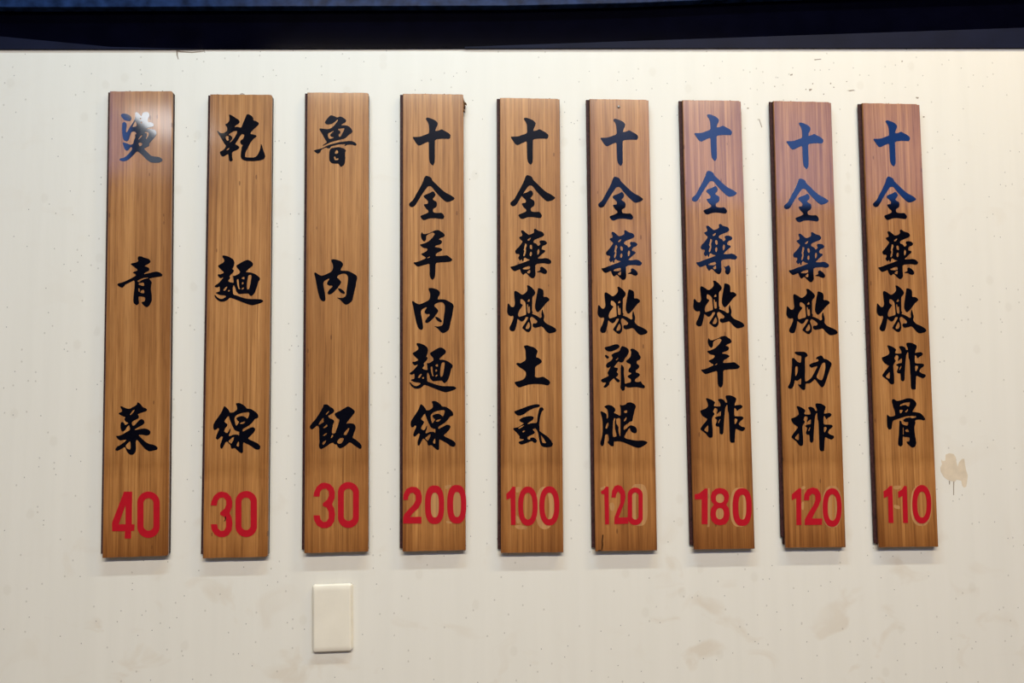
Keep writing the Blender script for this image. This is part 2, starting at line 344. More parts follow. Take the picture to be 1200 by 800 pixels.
# ------------------------------------------------------------------ lamps
for (x, d, z, ln, wd, watts, col, lab) in LAMPS:
    e = empty('ceiling_lamp', (x, -d, EYE + z), lab, 'lamp')
    v, f = box(-ln / 2 - .03, ln / 2 + .03, -wd / 2 - .02, wd / 2 + .02, 0.005, 0.05)
    mesh('housing', v, f, M_HOUSING, e)
    for s in (-1, 1):
        if EYE + z + 0.05 < ZC - 0.01:
            v, f = box(s * ln * .4 - .004, s * ln * .4 + .004, -.004, .004, 0.05, ZC - EYE - z)
            mesh('hanging_rod', v, f, M_METAL, e)
    ld = bpy.data.lights.new('lamp_light', 'AREA'); ld.shape = 'RECTANGLE'; ld.size = ln; ld.size_y = wd
    ld.energy = watts; ld.color = col
    lo = link(bpy.data.objects.new('lamp_light', ld), e); lo.location = (0, 0, 0)

# ------------------------------------------------------------------ lettering data
# lettering outlines, in tenths of a millimetre on the board face
GLYPHS = {"scald":[[[-353,421,-320,437,-268,437,-209,413,-163,365,-175,310,-208,301,-279,311,-319,345,-346,386]],[[-324,270,-286,290,-253,256,-249,208,-260,153,-260,99,-244,92,-212,160,-184,205,-136,282,-108,344,-101,399,-105,456,-73,467,-27,419,9,384,16,425,32,458,110,466,143,432,144,383,118,336,121,281,184,274,226,239,218,198,152,185,81,151,153,153,231,143,273,102,274,54,239,-7,188,-61,149,-109,150,-157,104,-179,53,-204,118,-272,184,-338,250,-352,321,-358,380,-397,378,-438,329,-462,251,-466,173,-456,100,-401,28,-319,-38,-264,-70,-254,-128,-325,-205,-399,-269,-432,-328,-429,-370,-407,-354,-380,-290,-371,-219,-310,-155,-229,-149,-182,-179,-174,-207,-222,-239,-245,-279,-217,-302,-146,-320,-85,-254,-99,-182,-136,-133,-118,-121,-59,-96,2,-104,54,-74,67,-101,104,-134,112,-170,95,-191,30,-212,-45,-242,-72,-287,-58,-314,-10,-329,113,-330,222],[-22,357,4,357,1,327,-22,332],[-5,288,23,288,18,258,-5,261],[-47,-32,-2,36,30,42,-2,-5,-38,-39],[69,103,127,96,143,62,124,7,96,-33,84,-20,108,35,101,76,69,83],[-42,-101,-7,-91,32,-115,6,-156,-26,-162],[-101,303,-73,241,-76,204,-154,187,-129,241]]],"green":[[[-34,452,23,454,62,431,114,417,159,403,186,356,160,323,103,297,77,275,116,264,155,243,164,210,142,184,91,164,66,134,130,144,220,166,284,179,336,164,388,126,385,93,324,81,221,69,159,53,185,23,209,-17,197,-56,191,-136,205,-215,213,-335,175,-420,130,-455,92,-438,53,-398,31,-360,72,-356,97,-333,94,-273,0,-258,-17,-264,-16,-317,-7,-384,-49,-416,-95,-382,-108,-342,-103,-237,-88,-91,-87,31,-164,-4,-253,-49,-271,-81,-303,-101,-355,-80,-387,-46,-375,-23,-304,-8,-215,30,-126,75,-69,110,-69,134,-121,161,-115,174,-44,200,-42,220,-103,267,-161,315,-149,328,-65,346,-27,370,-43,413],[-48,17,15,50,79,72,144,73,150,64,67,45,9,16,-12,-10],[-7,-20,68,-12,79,-68,56,-78,-15,-53,-25,-39],[-27,-112,-2,-119,5,-146,-1,-185,-20,-172],[18,-166,50,-140,80,-154,80,-207,12,-196]]],"vegetable":[[[8,456,47,433,79,394,98,367,143,349,172,327,162,295,118,283,55,265,11,244,33,214,31,175,-26,151,-76,120,-88,94,-69,45,-31,61,37,143,82,164,120,141,133,95,108,64,33,27,-30,-10,-36,-29,33,-14,109,-1,172,-9,223,-43,236,-75,218,-113,174,-128,98,-110,41,-105,34,-121,86,-174,150,-234,213,-271,277,-282,334,-309,363,-349,341,-378,278,-389,215,-400,151,-362,87,-290,23,-204,-9,-197,-14,-255,-7,-332,-13,-396,-50,-446,-100,-451,-145,-418,-175,-359,-197,-308,-266,-351,-322,-377,-354,-364,-354,-335,-323,-304,-323,-285,-310,-296,-248,-259,-192,-212,-169,-189,-217,-188,-280,-199,-319,-170,-357,-117,-307,-119,-238,-95,-169,-52,-112,-21,-119,31,-132,63,-164,32,-194,-19,-232,-50,-261,-32,-277,35,-272,106,-241,124,-209,95,-196,61,-139,98,-196,129,-216,169,-191,200,-229,214,-306,255,-306,278,-262,292,-250,318,-289,390,-263,393,-174,348,-123,343,-48,384,-4,415],[-107,263,-72,313,-41,332,-49,293,-78,262,-107,234,-122,240],[-184,-289,-129,-224,-103,-222,-100,-355,-139,-354,-178,-321]]],"dry":[[[-226,432,-173,416,-106,368,-40,327,-29,285,-59,251,-98,230,-124,196,-71,203,2,185,27,265,66,362,91,431,124,438,184,403,209,369,212,321,265,307,308,280,305,245,266,204,214,155,168,100,162,73,215,62,274,43,268,18,216,-17,163,-92,112,-202,80,-257,71,-339,87,-360,246,-360,285,-325,317,-264,343,-188,349,-106,369,-133,389,-215,419,-298,433,-339,404,-394,325,-418,194,-428,75,-421,15,-394,-8,-339,0,-243,13,-161,32,-134,-1,-120,-21,-79,-9,-45,37,-17,56,45,43,65,10,72,-29,17,-74,-65,-107,-113,-67,-137,-23,-175,-59,-216,-125,-244,-161,-271,-156,-353,-142,-415,-175,-435,-208,-422,-216,-353,-223,-299,-256,-312,-308,-347,-347,-333,-372,-285,-372,-255,-322,-230,-284,-189,-264,-148,-298,-107,-352,-11,-399,64,-430,126,-413,126,-366,85,-314,85,-255,120,-249,168,-256,202,-292,243,-244,271,-211,319,-212,374],[-215,72,-130,124,-70,127,-83,72,-128,-11,-173,-72,-206,-86,-187,-52,-157,-24,-161,17,-195,47,-228,51],[-280,16,-254,41,-221,23,-227,-18,-213,-38,-239,-59,-266,-32],[-263,-223,-205,-175,-211,-210,-237,-227]]],"noodle":[[[-293,450,-228,443,-150,411,-97,368,-81,315,-96,248,-121,201,-88,184,-101,141,-146,101,-165,68,-149,45,-164,28,-190,-8,-157,-32,-98,-43,-92,-26,-109,88,-74,81,-35,100,10,127,16,167,-43,234,-50,268,-5,294,60,334,138,370,203,346,245,299,237,259,185,219,140,179,114,146,205,142,284,112,369,44,363,4,338,-22,313,-129,275,-235,217,-286,184,-261,171,-235,54,-240,2,-247,-44,-200,-65,-126,-91,-79,-106,-126,-103,-199,-96,-252,-24,-273,81,-314,185,-335,315,-336,393,-340,435,-373,394,-403,316,-429,232,-448,160,-427,42,-380,-75,-332,-153,-305,-198,-351,-256,-377,-321,-377,-386,-336,-426,-263,-407,-257,-374,-297,-321,-330,-270,-324,-212,-282,-258,-264,-296,-264,-348,-250,-401,-223,-388,-210,-336,-197,-330,-164,-331,-131,-338,-104,-376,-124,-415,-117,-422,-97,-390,-71,-351,-44,-294,22,-269,62,-314,42,-340,49,-369,83,-367,113,-328,109,-276,129,-263,149,-316,196,-371,256,-356,276,-292,309,-259,342,-267,383,-293,416],[-272,-178,-240,-125,-208,-105,-201,-125,-239,-185],[-194,-185,-168,-159,-157,-185,-174,-203],[-40,14,-8,27,-1,-47,7,-127,27,-154,-6,-153,-26,-87],[50,46,76,66,96,57,96,19,50,26],[51,-34,77,-27,80,-67,52,-74],[46,-147,78,-121,91,-134,72,-161,53,-164],[167,92,206,99,222,79,207,-21,183,-155,144,-168,136,-88,148,19]]],"thread":[[[-25,432,39,438,104,404,150,365,163,338,234,331,311,284,363,231,370,179,345,164,306,154,275,103,224,51,147,7,107,-14,94,-50,110,-63,173,-26,250,12,301,5,321,-28,296,-79,239,-137,194,-175,214,-201,291,-235,369,-275,410,-321,402,-366,370,-385,318,-371,241,-311,138,-258,112,-245,110,-335,112,-425,82,-438,50,-418,5,-378,-28,-345,-91,-357,-105,-292,-131,-266,-163,-233,-189,-239,-226,-316,-251,-357,-277,-341,-281,-289,-253,-199,-235,-148,-261,-135,-311,-186,-336,-195,-360,-172,-344,-107,-313,-43,-301,-5,-327,6,-352,-23,-390,-29,-406,10,-402,75,-367,132,-317,203,-266,280,-229,377,-210,383,-171,350,-132,297,-125,271,-74,270,-29,296,2,328,-5,380],[-144,223,-216,126,-206,100,-159,71,-171,32,-205,-6,-217,-58,-169,-87,-140,-59,-115,-1,-106,-8,-111,-60,-139,-126,-120,-140,-56,-110,23,-114,40,-140,46,-62,7,-58,-42,-32,-84,56,-124,148],[-45,186,3,234,93,264,196,275,215,259,199,188,175,156,152,182,107,207,55,207,-15,179,5,133,41,109,6,52,-17,40,-36,108],[44,74,69,95,140,118,134,89,95,67],[-147,-225,-68,-157,-43,-154,-52,-203,-92,-273,-118,-253],[-3,-294,29,-230,41,-243,42,-321,10,-320]]],"stewed":[[[-79,475,-19,462,34,431,75,452,122,446,199,391,189,349,135,321,95,293,216,287,269,252,313,190,303,155,243,113,176,44,56,16,-64,-15,-157,-61,-224,-92,-217,-74,-144,-26,-171,15,-225,112,-292,229,-239,229,-132,216,-72,234,-25,279,15,327,48,376,44,404,1,362,-52,317,-106,306,-166,309,-189,347,-146,410,-100,465],[-125,140,-71,168,-25,193,-27,175,-78,133,-91,105,-71,78,-27,71,-31,54,-104,32,-134,98],[55,224,162,241,165,217,136,155,96,78,67,78,62,120,96,148,89,182,53,207]],[[-386,-178,-317,-157,-250,-143,-184,-109,-117,-74,-37,-53,56,-25,150,-11,243,3,310,-4,364,-31,388,-66,364,-87,297,-66,217,-69,183,-91,163,-80,197,-59,83,-60,-24,-84,-77,-102,-90,-136,-144,-136,-164,-116,-250,-164,-263,-212,-303,-236,-343,-219]],[[-70,-136,3,-119,70,-111,150,-136,197,-170,177,-218,184,-328,171,-425,124,-473,91,-473,64,-418,4,-418,-62,-411,-103,-363,-106,-274,-101,-178,-83,-150],[10,-177,37,-166,54,-191,54,-232,-10,-235],[-23,-290,4,-281,11,-329,64,-318,57,-349,-9,-359]]],"meat":[[[-83,393,-64,413,9,406,88,378,128,338,128,297,95,243,86,203,155,205,221,200,287,168,366,121,382,74,367,13,354,-81,327,-188,295,-342,236,-388,183,-412,137,-381,84,-320,18,-277,77,-287,143,-280,183,-247,195,-133,215,1,219,95,181,149,115,152,43,123,21,82,63,49,100,1,83,-39,50,-79,31,-112,-2,-146,-54,-199,-107,-225,-140,-212,-140,-178,-107,-131,-55,-85,-68,-58,-108,-67,-147,-44,-154,-17,-128,30,-108,56,-128,63,-200,23,-220,-23,-206,-104,-186,-211,-175,-318,-198,-345,-238,-338,-271,-304,-304,-210,-331,-76,-358,71,-382,163,-359,179,-306,138,-253,114,-188,131,-69,191,-50,244,-50,312]],[[37,-106,90,-119,143,-160,167,-194,150,-214,90,-193,51,-146]]],"rice":[[[-213,393,-148,394,-109,358,-43,318,-24,279,-43,246,-108,208,-136,193,-108,149,-49,129,-23,89,-49,37,-61,-41,-68,-106,-48,-122,-3,-107,4,-68,36,10,68,127,22,147,-24,213,-11,239,74,277,152,322,210,358,269,327,332,273,328,234,282,182,230,118,178,49,230,59,309,51,341,18,348,-34,315,-125,290,-196,348,-230,413,-283,452,-336,450,-381,420,-394,348,-347,244,-267,192,-318,141,-356,76,-381,37,-355,17,-309,-15,-308,-48,-275,-93,-288,-157,-338,-248,-386,-280,-369,-293,-323,-281,-258,-288,-128,-288,-11,-308,22,-334,22,-366,-10,-405,-42,-444,-28,-450,17,-418,63,-354,133,-303,211,-251,295,-219,360],[-182,209,-154,254,-121,280,-119,260,-153,222],[-302,33,-279,86,-231,151,-209,157,-214,105,-201,89,-244,64],[-226,-23,-191,13,-153,45,-143,13,-178,-15],[-229,-155,-204,-130,-156,-102,-152,-117,-191,-156],[-235,-272,-171,-232,-164,-247,-196,-305,-225,-311],[-87,-190,-61,-132,-44,-139,-48,-171,-74,-197],[134,-122,205,-38,237,-19,231,-58,192,-143,153,-148],[24,-257,62,-206,114,-193,147,-207,115,-278,63,-301,30,-283]]],"ten":[[[-99,430,-72,447,-11,433,71,396,118,348,111,299,84,250,70,191,138,206,185,232,219,212,301,168,348,126,348,84,327,49,273,53,178,53,67,38,63,-43,62,-376,48,-417,25,-445,1,-428,-29,-390,-42,-321,-46,-127,-45,1,-120,-30,-214,-81,-255,-59,-295,-3,-346,82,-268,83,-201,88,-133,116,-41,151,-41,235,-45,305,-65,367,-92,402]]],"whole":[[[-137,377,-110,411,-56,400,-9,370,8,322,65,267,145,185,239,102,334,55,414,-3,387,-35,333,-62,266,-76,212,-42,131,40,51,129,4,198,-30,221,-77,212,-111,163,-178,67,-245,-43,-292,-126,-326,-160,-373,-170,-409,-146,-413,-105,-386,-78,-339,-37,-285,66,-218,184,-164,294]],[[-151,39,-111,67,-44,88,17,125,44,109,67,61,51,26,13,-15,23,-36,84,-70,90,-125,77,-166,20,-200,16,-241,34,-269,104,-276,171,-269,204,-303,224,-344,204,-385,157,-385,50,-369,-44,-372,-138,-410,-179,-392,-212,-338,-192,-320,-111,-290,-64,-262,-68,-228,-111,-194,-149,-125,-125,-112,-78,-109,-68,-63,-111,-15,-144,12]]],"mutton":[[[-195,421,-172,380,-138,376,-71,393,-4,421,22,441,103,455,143,428,197,393,219,353,196,325,143,308,102,278,143,271,169,243,156,203,102,179,55,169,35,141,89,135,142,121,176,94,129,60,62,26,48,-22,115,-22,195,-15,249,-6,302,-42,356,-90,322,-124,248,-133,141,-137,48,-147,47,-279,40,-388,20,-435,-6,-453,-40,-428,-60,-374,-57,-252,-59,-157,-153,-184,-273,-219,-313,-184,-355,-139,-286,-130,-206,-100,-139,-69,-119,-51,-166,-22,-216,16,-152,44,-112,67,-92,103,-112,117,-179,128,-239,185,-165,203,-85,237,-18,298,22,352,36,380,16,403,-18,407,-98,366,-118,339,-119,278,-145,243,-165,248,-199,284,-219,359],[-106,-60,-56,-24,-52,-42,-86,-62]]],"herb":[[[-174,422,-134,422,-79,374,-39,340,29,361,63,389,57,444,84,458,138,417,219,397,249,349,226,315,137,280,69,252,49,224,55,197,109,177,130,136,164,156,177,177,157,218,178,243,259,239,302,198,279,164,218,143,197,102,204,74,258,61,261,34,217,-1,162,-49,121,-90,189,-94,271,-80,325,-96,376,-137,365,-178,324,-192,229,-176,83,-193,80,-288,86,-397,59,-445,18,-455,-29,-418,-76,-364,-96,-357,-137,-392,-164,-371,-184,-331,-197,-287,-245,-310,-299,-328,-339,-297,-377,-243,-312,-233,-217,-194,-96,-153,-7,-114,-68,-98,-106,-71,-125,-92,-133,-139,-156,-137,-163,-99,-183,-126,-204,-126,-230,-85,-203,-31,-217,-10,-264,-10,-284,24,-277,58,-203,133,-155,202,-148,223,-182,250,-215,291,-195,305,-158,319,-154,353,-172,387],[-60,251,-26,283,4,292,-1,272,-19,244,-50,233],[-121,93,-108,155,-101,186,-74,173,-74,134,-94,93,-88,52,-95,-3,-119,-57,-136,-51,-129,-3,-111,38,-128,66],[-20,148,1,165,25,149,28,87,7,73,-13,94],[-20,5,0,36,20,19,16,-29,-3,-57,-21,-36],[122,-29,115,40,136,88,152,74,160,40,149,-1],[-153,-276,-96,-246,-17,-227,-12,-275,-56,-292,-137,-292],[-76,-344,-22,-292,-12,-309,-15,-357,-42,-368]],[[106,-332,147,-318,174,-295,164,-261,195,-236,242,-260,296,-317,289,-362,255,-376,208,-363,174,-342,127,-343]]],"braise":[[[-89,433,-55,438,5,395,52,341,68,300,45,259,11,225,8,110,3,-25,21,-59,3,-79,30,-90,90,-113,157,-160,178,-133,171,-79,185,-4,196,-4,212,-65,228,-126,211,-200,265,-261,359,-301,426,-342,446,-382,418,-413,317,-436,264,-402,183,-301,116,-322,49,-333,15,-308,11,-268,36,-248,69,-257,103,-221,63,-173,-4,-126,-34,-160,-25,-214,-5,-281,-12,-362,-46,-409,-93,-409,-146,-362,-177,-336,-153,-295,-99,-214,-58,-140,-105,-133,-139,-201,-186,-225,-240,-181,-257,-167,-267,-241,-294,-349,-314,-390,-368,-396,-405,-363,-401,-316,-367,-255,-327,-147,-340,-113,-374,-127,-421,-107,-447,-53,-440,42,-431,109,-413,102,-367,42,-326,42,-302,96,-312,191,-319,312,-298,340,-244,313,-171,259,-110,300,-76,347,-76,395],[-198,191,-157,178,-113,130,-108,29,-101,-79,-112,-100,-179,-120,-233,-140,-249,-93,-232,-26,-178,49,-158,80,-205,110,-207,150],[-77,151,-50,191,-36,178,-36,144,-70,137],[-86,96,-68,94,-60,42,-35,63,-31,-52,-44,-72,-78,-68],[-113,-329,-85,-268,-56,-221,-38,-261,-35,-308,-59,-349,-106,-356]],[[114,389,161,382,208,355,217,301,211,226,268,230,322,192,315,159,267,125,213,57,158,-11,111,-52,84,-38,55,29,65,124,86,246,106,341]]],"earth":[[[-156,368,-89,382,-35,359,32,342,79,301,99,268,78,214,69,163,111,154,158,120,174,87,151,53,84,16,50,-13,50,-107,45,-194,123,-201,190,-181,243,-214,297,-248,323,-294,283,-345,189,-323,69,-314,-52,-320,-159,-353,-239,-379,-286,-346,-325,-279,-252,-266,-158,-233,-118,-173,-115,-100,-158,-60,-224,-20,-271,20,-291,54,-257,67,-211,54,-117,110,-119,187,-122,295]]],"louse":[[[-338,257,-274,279,-180,313,-73,355,47,384,114,378,129,354,100,328,20,315,-74,269,-154,210,-221,181,-281,186,-320,224]],[[-248,104,-194,144,-114,167,-34,176,19,156,8,116,-35,83,-88,51,-102,27,-22,48,72,50,79,142,99,248,113,301,133,328,167,328,196,294,186,274,160,255,132,169,114,50,118,-43,117,-96,177,-136,257,-189,323,-262,356,-321,335,-367,255,-384,176,-373,136,-340,110,-254,91,-122,64,-69,38,-42,-9,-62,17,-89,37,-122,4,-148,-69,-180,-103,-200,-92,-240,-50,-242,-50,-213,4,-203,57,-234,72,-273,50,-304,10,-293,-23,-266,-103,-299,-210,-334,-256,-304,-256,-278,-170,-252,-163,-233,-223,-232,-246,-212,-236,-186,-302,-107,-357,-54,-341,-34,-275,-28,-195,18,-161,51,-221,71],[-268,-41,-222,-8,-155,14,-162,-4,-248,-54],[-193,-94,-149,-78,-142,-94,-176,-120],[137,-162,163,-188,232,-294,223,-310,163,-304,150,-241]]],"chicken":[[[-333,352,-320,372,-238,388,-156,419,-88,423,-55,385,-69,358,-131,318,-212,291,-267,291,-314,318]],[[-329,217,-308,235,-274,213,-248,186,-275,159,-309,177]],[[-10,392,47,372,101,338,113,291,85,223,23,149,8,102,-39,89,-86,116,-135,49,-169,9,-95,-5,-98,-45,-123,-79,-86,-110,-104,-153,-138,-173,-98,-200,-58,-233,-79,-263,-112,-260,-146,-220,-172,-186,-248,-259,-255,-300,-289,-340,-337,-363,-364,-339,-336,-313,-308,-266,-369,-266,-403,-245,-402,-212,-327,-179,-259,-145,-279,-112,-283,-85,-244,-18,-223,22,-264,-5,-298,2,-313,43,-290,83,-228,116,-180,170,-213,224,-200,237,-145,271,-90,284,-56,304,-35,365],[-133,136,-85,183,-90,156,-120,132]],[[-33,55,-13,42,20,1,12,-99,24,-207,25,-294,84,-274,138,-261,139,-207,85,-174,79,-147,147,-113,145,-93,96,-80,97,-33,136,14,137,61,83,82,49,116,98,156,139,196,154,277,134,331,182,344,236,317,290,270,296,236,329,189,308,142,253,122,245,75,299,34,285,-13,230,-46,229,-87,283,-100,310,-134,268,-174,213,-208,213,-255,280,-262,315,-242,341,-289,394,-336,380,-376,333,-369,225,-348,89,-361,28,-334,27,-394,-7,-421,-34,-401,-57,-354,-45,-287,-43,-126,-44,-19]]],"leg":[[[-359,335,-284,368,-217,350,-164,307,-151,267,-185,221,-138,203,-78,167,-58,184,-56,293,-75,367,-35,353,26,366,67,406,135,406,195,378,222,332,198,278,172,185,149,65,109,66,61,26,-7,-16,-8,-93,46,-53,101,-1,155,-8,208,-35,231,-81,223,-134,186,-147,126,-120,107,-80,94,-47,45,-120,-10,-212,30,-239,124,-260,231,-278,339,-271,426,-306,364,-361,269,-407,189,-393,95,-352,-12,-305,-92,-285,-189,-288,-190,-330,-194,-370,-228,-376,-274,-343,-307,-296,-283,-276,-282,-223,-292,-157,-343,-163,-353,-236,-364,-315,-382,-362,-416,-368,-435,-328,-431,-289,-407,-223,-392,-130,-386,3,-393,109,-427,242,-407,253,-320,208,-314,175,-312,111,-287,135,-286,215,-299,281,-339,315],[-337,-38,-316,29,-282,52,-283,2,-304,-51,-331,-61],[-212,-191,-197,94,-169,134,-153,121,-170,68,-168,14,-169,-52,-144,-158,-138,-191,-185,-211],[-140,121,-65,133,-67,0,-71,-199,-84,-192,-107,-105,-101,-26,-138,21,-143,67],[0,224,4,259,58,269,62,232,37,213],[-6,67,2,106,43,149,46,119,21,73]]],"rib_row":[[[-297,377,-259,376,-178,342,-125,301,-153,248,-140,228,-86,227,-31,230,-36,281,-82,355,-20,368,41,340,60,293,94,293,88,333,63,394,77,428,166,424,234,393,263,366,252,319,231,278,227,238,271,249,340,257,377,224,351,190,303,170,267,137,255,171,228,205,216,171,213,50,278,47,361,46,390,15,359,-18,317,-44,288,-98,341,-138,402,-152,408,-186,359,-226,298,-205,231,-171,221,-258,210,-391,207,-424,141,-428,118,-390,119,-257,117,-96,116,105,97,145,96,266,65,226,49,173,31,12,16,-122,7,-255,-25,-282,-65,-255,-63,-175,-69,-135,-110,-134,-136,-107,-114,-54,-99,-14,-133,13,-146,27,-84,53,-33,53,-27,146,-68,120,-103,87,-106,107,-88,160,-100,194,-141,198,-156,168,-173,134,-141,94,-173,54,-194,14,-193,-80,-186,-200,-190,-327,-251,-333,-285,-299,-311,-259,-357,-225,-417,-178,-368,-105,-312,-45,-276,1,-296,15,-363,55,-396,103,-408,156,-360,169,-291,199,-256,235,-268,296,-287,343],[-350,-192,-272,-106,-266,-119,-269,-226,-296,-228],[-87,-61,-58,-1,-38,-1,-64,-54,-74,-74],[214,-30,222,10,263,3,273,-24,240,-84,219,-97]]],"rib":[[[-269,349,-186,352,-89,352,-48,322,-28,281,-50,261,-85,247,-88,9,-96,-127,-91,-195,-42,-175,22,-127,80,-32,124,50,147,91,84,77,27,57,-6,90,-10,115,44,145,128,166,170,186,158,220,109,220,145,261,216,289,249,261,262,227,325,214,399,159,412,119,374,37,329,-86,268,-249,232,-297,197,-290,144,-222,84,-141,48,-188,-9,-225,-81,-225,-91,-263,-95,-331,-124,-351,-165,-331,-211,-276,-234,-236,-183,-249,-168,-222,-165,-127,-201,-154,-243,-182,-284,-161,-301,-249,-330,-310,-372,-324,-416,-310,-412,-277,-369,-209,-352,-100,-337,8,-328,144,-328,233,-293,242,-253,199,-226,165,-162,145,-149,274,-188,281,-243,301,-273,328],[-270,76,-235,90,-219,63,-225,-19,-261,-93,-275,-87],[224,132,267,159,292,146,291,50,260,-72,222,-168,173,-161,112,-113,164,-5]]],"bone":[[[-244,429,-216,436,-155,395,-56,419,30,449,114,447,175,408,208,354,199,313,147,245,124,198,201,194,271,180,325,130,367,62,335,44,252,62,167,52,172,-13,148,-67,150,-188,167,-297,174,-378,140,-438,90,-448,50,-418,-4,-364,-10,-339,39,-334,55,-296,42,-258,-41,-255,-71,-242,-78,-296,-82,-404,-125,-428,-166,-403,-168,-349,-152,-242,-135,-80,-124,49,-92,35,-80,-19,-53,-36,23,-53,39,-6,33,22,-30,15,-60,49,-13,85,71,99,113,82,183,99,195,120,115,130,16,126,-97,90,-182,63,-246,43,-267,-25,-275,-99,-308,-122,-342,-106,-362,-65,-357,162,-333,137,-292,110,-200,130,-204,205,-235,300,-255,395],[-114,300,-87,341,-16,368,83,381,85,361,65,293,45,300,-3,330,-60,316],[-116,239,-63,239,-50,225,-94,171,-114,185],[-23,198,43,259,41,225,12,191],[-26,-147,-15,-120,21,-110,41,-134,39,-168,-2,-161],[-65,-80,-51,-87,-58,-161,-54,-215,-70,-208]]],"whole_b":[[[-137,375,-110,409,-56,398,-9,368,8,320,65,265,145,183,239,100,334,53,414,-5,387,-37,333,-64,266,-78,212,-44,131,38,51,127,4,196,-30,219,-77,209,-111,161,-178,65,-245,-45,-292,-128,-326,-162,-373,-172,-409,-149,-413,-107,-386,-80,-339,-39,-285,64,-218,181,-164,292]],[[-209,41,-169,69,-101,90,-41,127,-14,111,9,63,-7,28,-45,-13,-34,-34,26,-68,33,-123,19,-164,-37,-198,-41,-240,-24,-267,46,-274,113,-267,146,-301,166,-342,146,-383,99,-383,-8,-367,-102,-370,-196,-408,-236,-390,-270,-336,-250,-318,-169,-288,-122,-260,-126,-226,-169,-192,-206,-123,-182,-110,-135,-107,-126,-61,-169,-14,-202,14]]],"herb_b":[[[-174,426,-134,426,-79,378,-39,344,29,365,63,393,57,448,84,462,138,421,220,401,249,353,226,319,137,284,69,256,49,228,55,201,109,181,130,140,164,161,177,181,157,222,178,247,259,243,302,203,279,168,218,147,197,106,204,79,258,65,261,38,217,3,162,-45,121,-86,189,-90,271,-76,325,-92,376,-133,365,-174,324,-187,229,-172,83,-189,80,-284,86,-393,59,-441,18,-451,-29,-414,-76,-360,-96,-353,-137,-387,-164,-367,-184,-326,-197,-283,-245,-306,-299,-324,-339,-293,-377,-239,-312,-229,-217,-190,-95,-149,-7,-110,-68,-94,-106,-67,-125,-87,-133,-135,-156,-133,-163,-95,-183,-122,-204,-122,-230,-81,-203,-26,-217,-6,-264,-6,-284,28,-277,62,-202,138,-155,206,-148,227,-182,254,-215,295,-195,309,-158,323,-154,357,-172,391],[-60,255,-26,287,4,297,-1,276,-19,248,-50,237],[-121,97,-108,159,-101,190,-74,177,-74,138,-94,97,-88,56,-95,1,-119,-53,-136,-47,-129,1,-111,42,-128,70],[-20,152,1,169,25,153,28,91,7,77,-13,98],[-20,9,0,40,20,23,16,-25,-3,-53,-20,-32],[122,-25,115,44,136,92,152,78,160,44,149,3],[-153,-272,-96,-242,-17,-223,-12,-271,-56,-288,-137,-288],[-76,-340,-22,-287,-12,-305,-15,-353,-42,-364]],[[123,-291,154,-325,174,-304,222,-286,249,-338,241,-413,203,-458,163,-447,144,-400,158,-363]]]}
PLACES = [[["scald",7,3252,1,1],["green",20,653,1,1],["vegetable",0,-1913,1,1]],[["dry",12,3301,1,1],["noodle",4,718,1,1],["thread",0,-1881,1,1]],[["stewed",-47,3202,1,1],["meat",-28,630,1,1],["rice",-17,-1932,1,1]],[["ten",-34,3212,1,1],["whole",-25,2168,1,1],["mutton",-12,1129,1,1],["meat",-13,120,0.98,0.996],["noodle",-19,-900,0.971,0.983],["thread",-16,-1921,0.972,0.989]],[["ten",-13,3294,1.007,0.991],["whole_b",46,2253,0.997,1.002],["herb",2,1216,1,1],["braise",15,198,1,1],["earth",19,-827,1,1],["louse",25,-1884,1,1]],[["ten",-14,3287,1.019,0.997],["whole",0,2232,1.01,1.003],["herb",-5,1188,1.001,1.012],["braise",-2,165,1.02,1.011],["chicken",-7,-860,1,1],["leg",-4,-1890,1,1]],[["ten",1,3392,1.032,0.996],["whole",-1,2353,1.027,1.007],["herb_b",4,1299,1.027,1.029],["braise",18,278,1.052,1.008],["mutton",18,-763,1.024,1.037],["rib_row",32,-1797,1,1]],[["ten",17,3253,1.024,0.995],["whole",16,2217,1.029,1.012],["herb",26,1156,1.022,1.031],["braise",55,137,1.069,0.984],["rib",-13,-942,1,1],["rib_row",6,-1959,0.966,1.009]],[["ten",-25,3333,1.026,0.993],["whole",-10,2285,1.012,1.01],["herb",7,1231,1.026,1.024],["braise",30,202,1.042,1.021],["rib_row",37,-841,1.001,1.008],["bone",42,-1878,1,1]]]
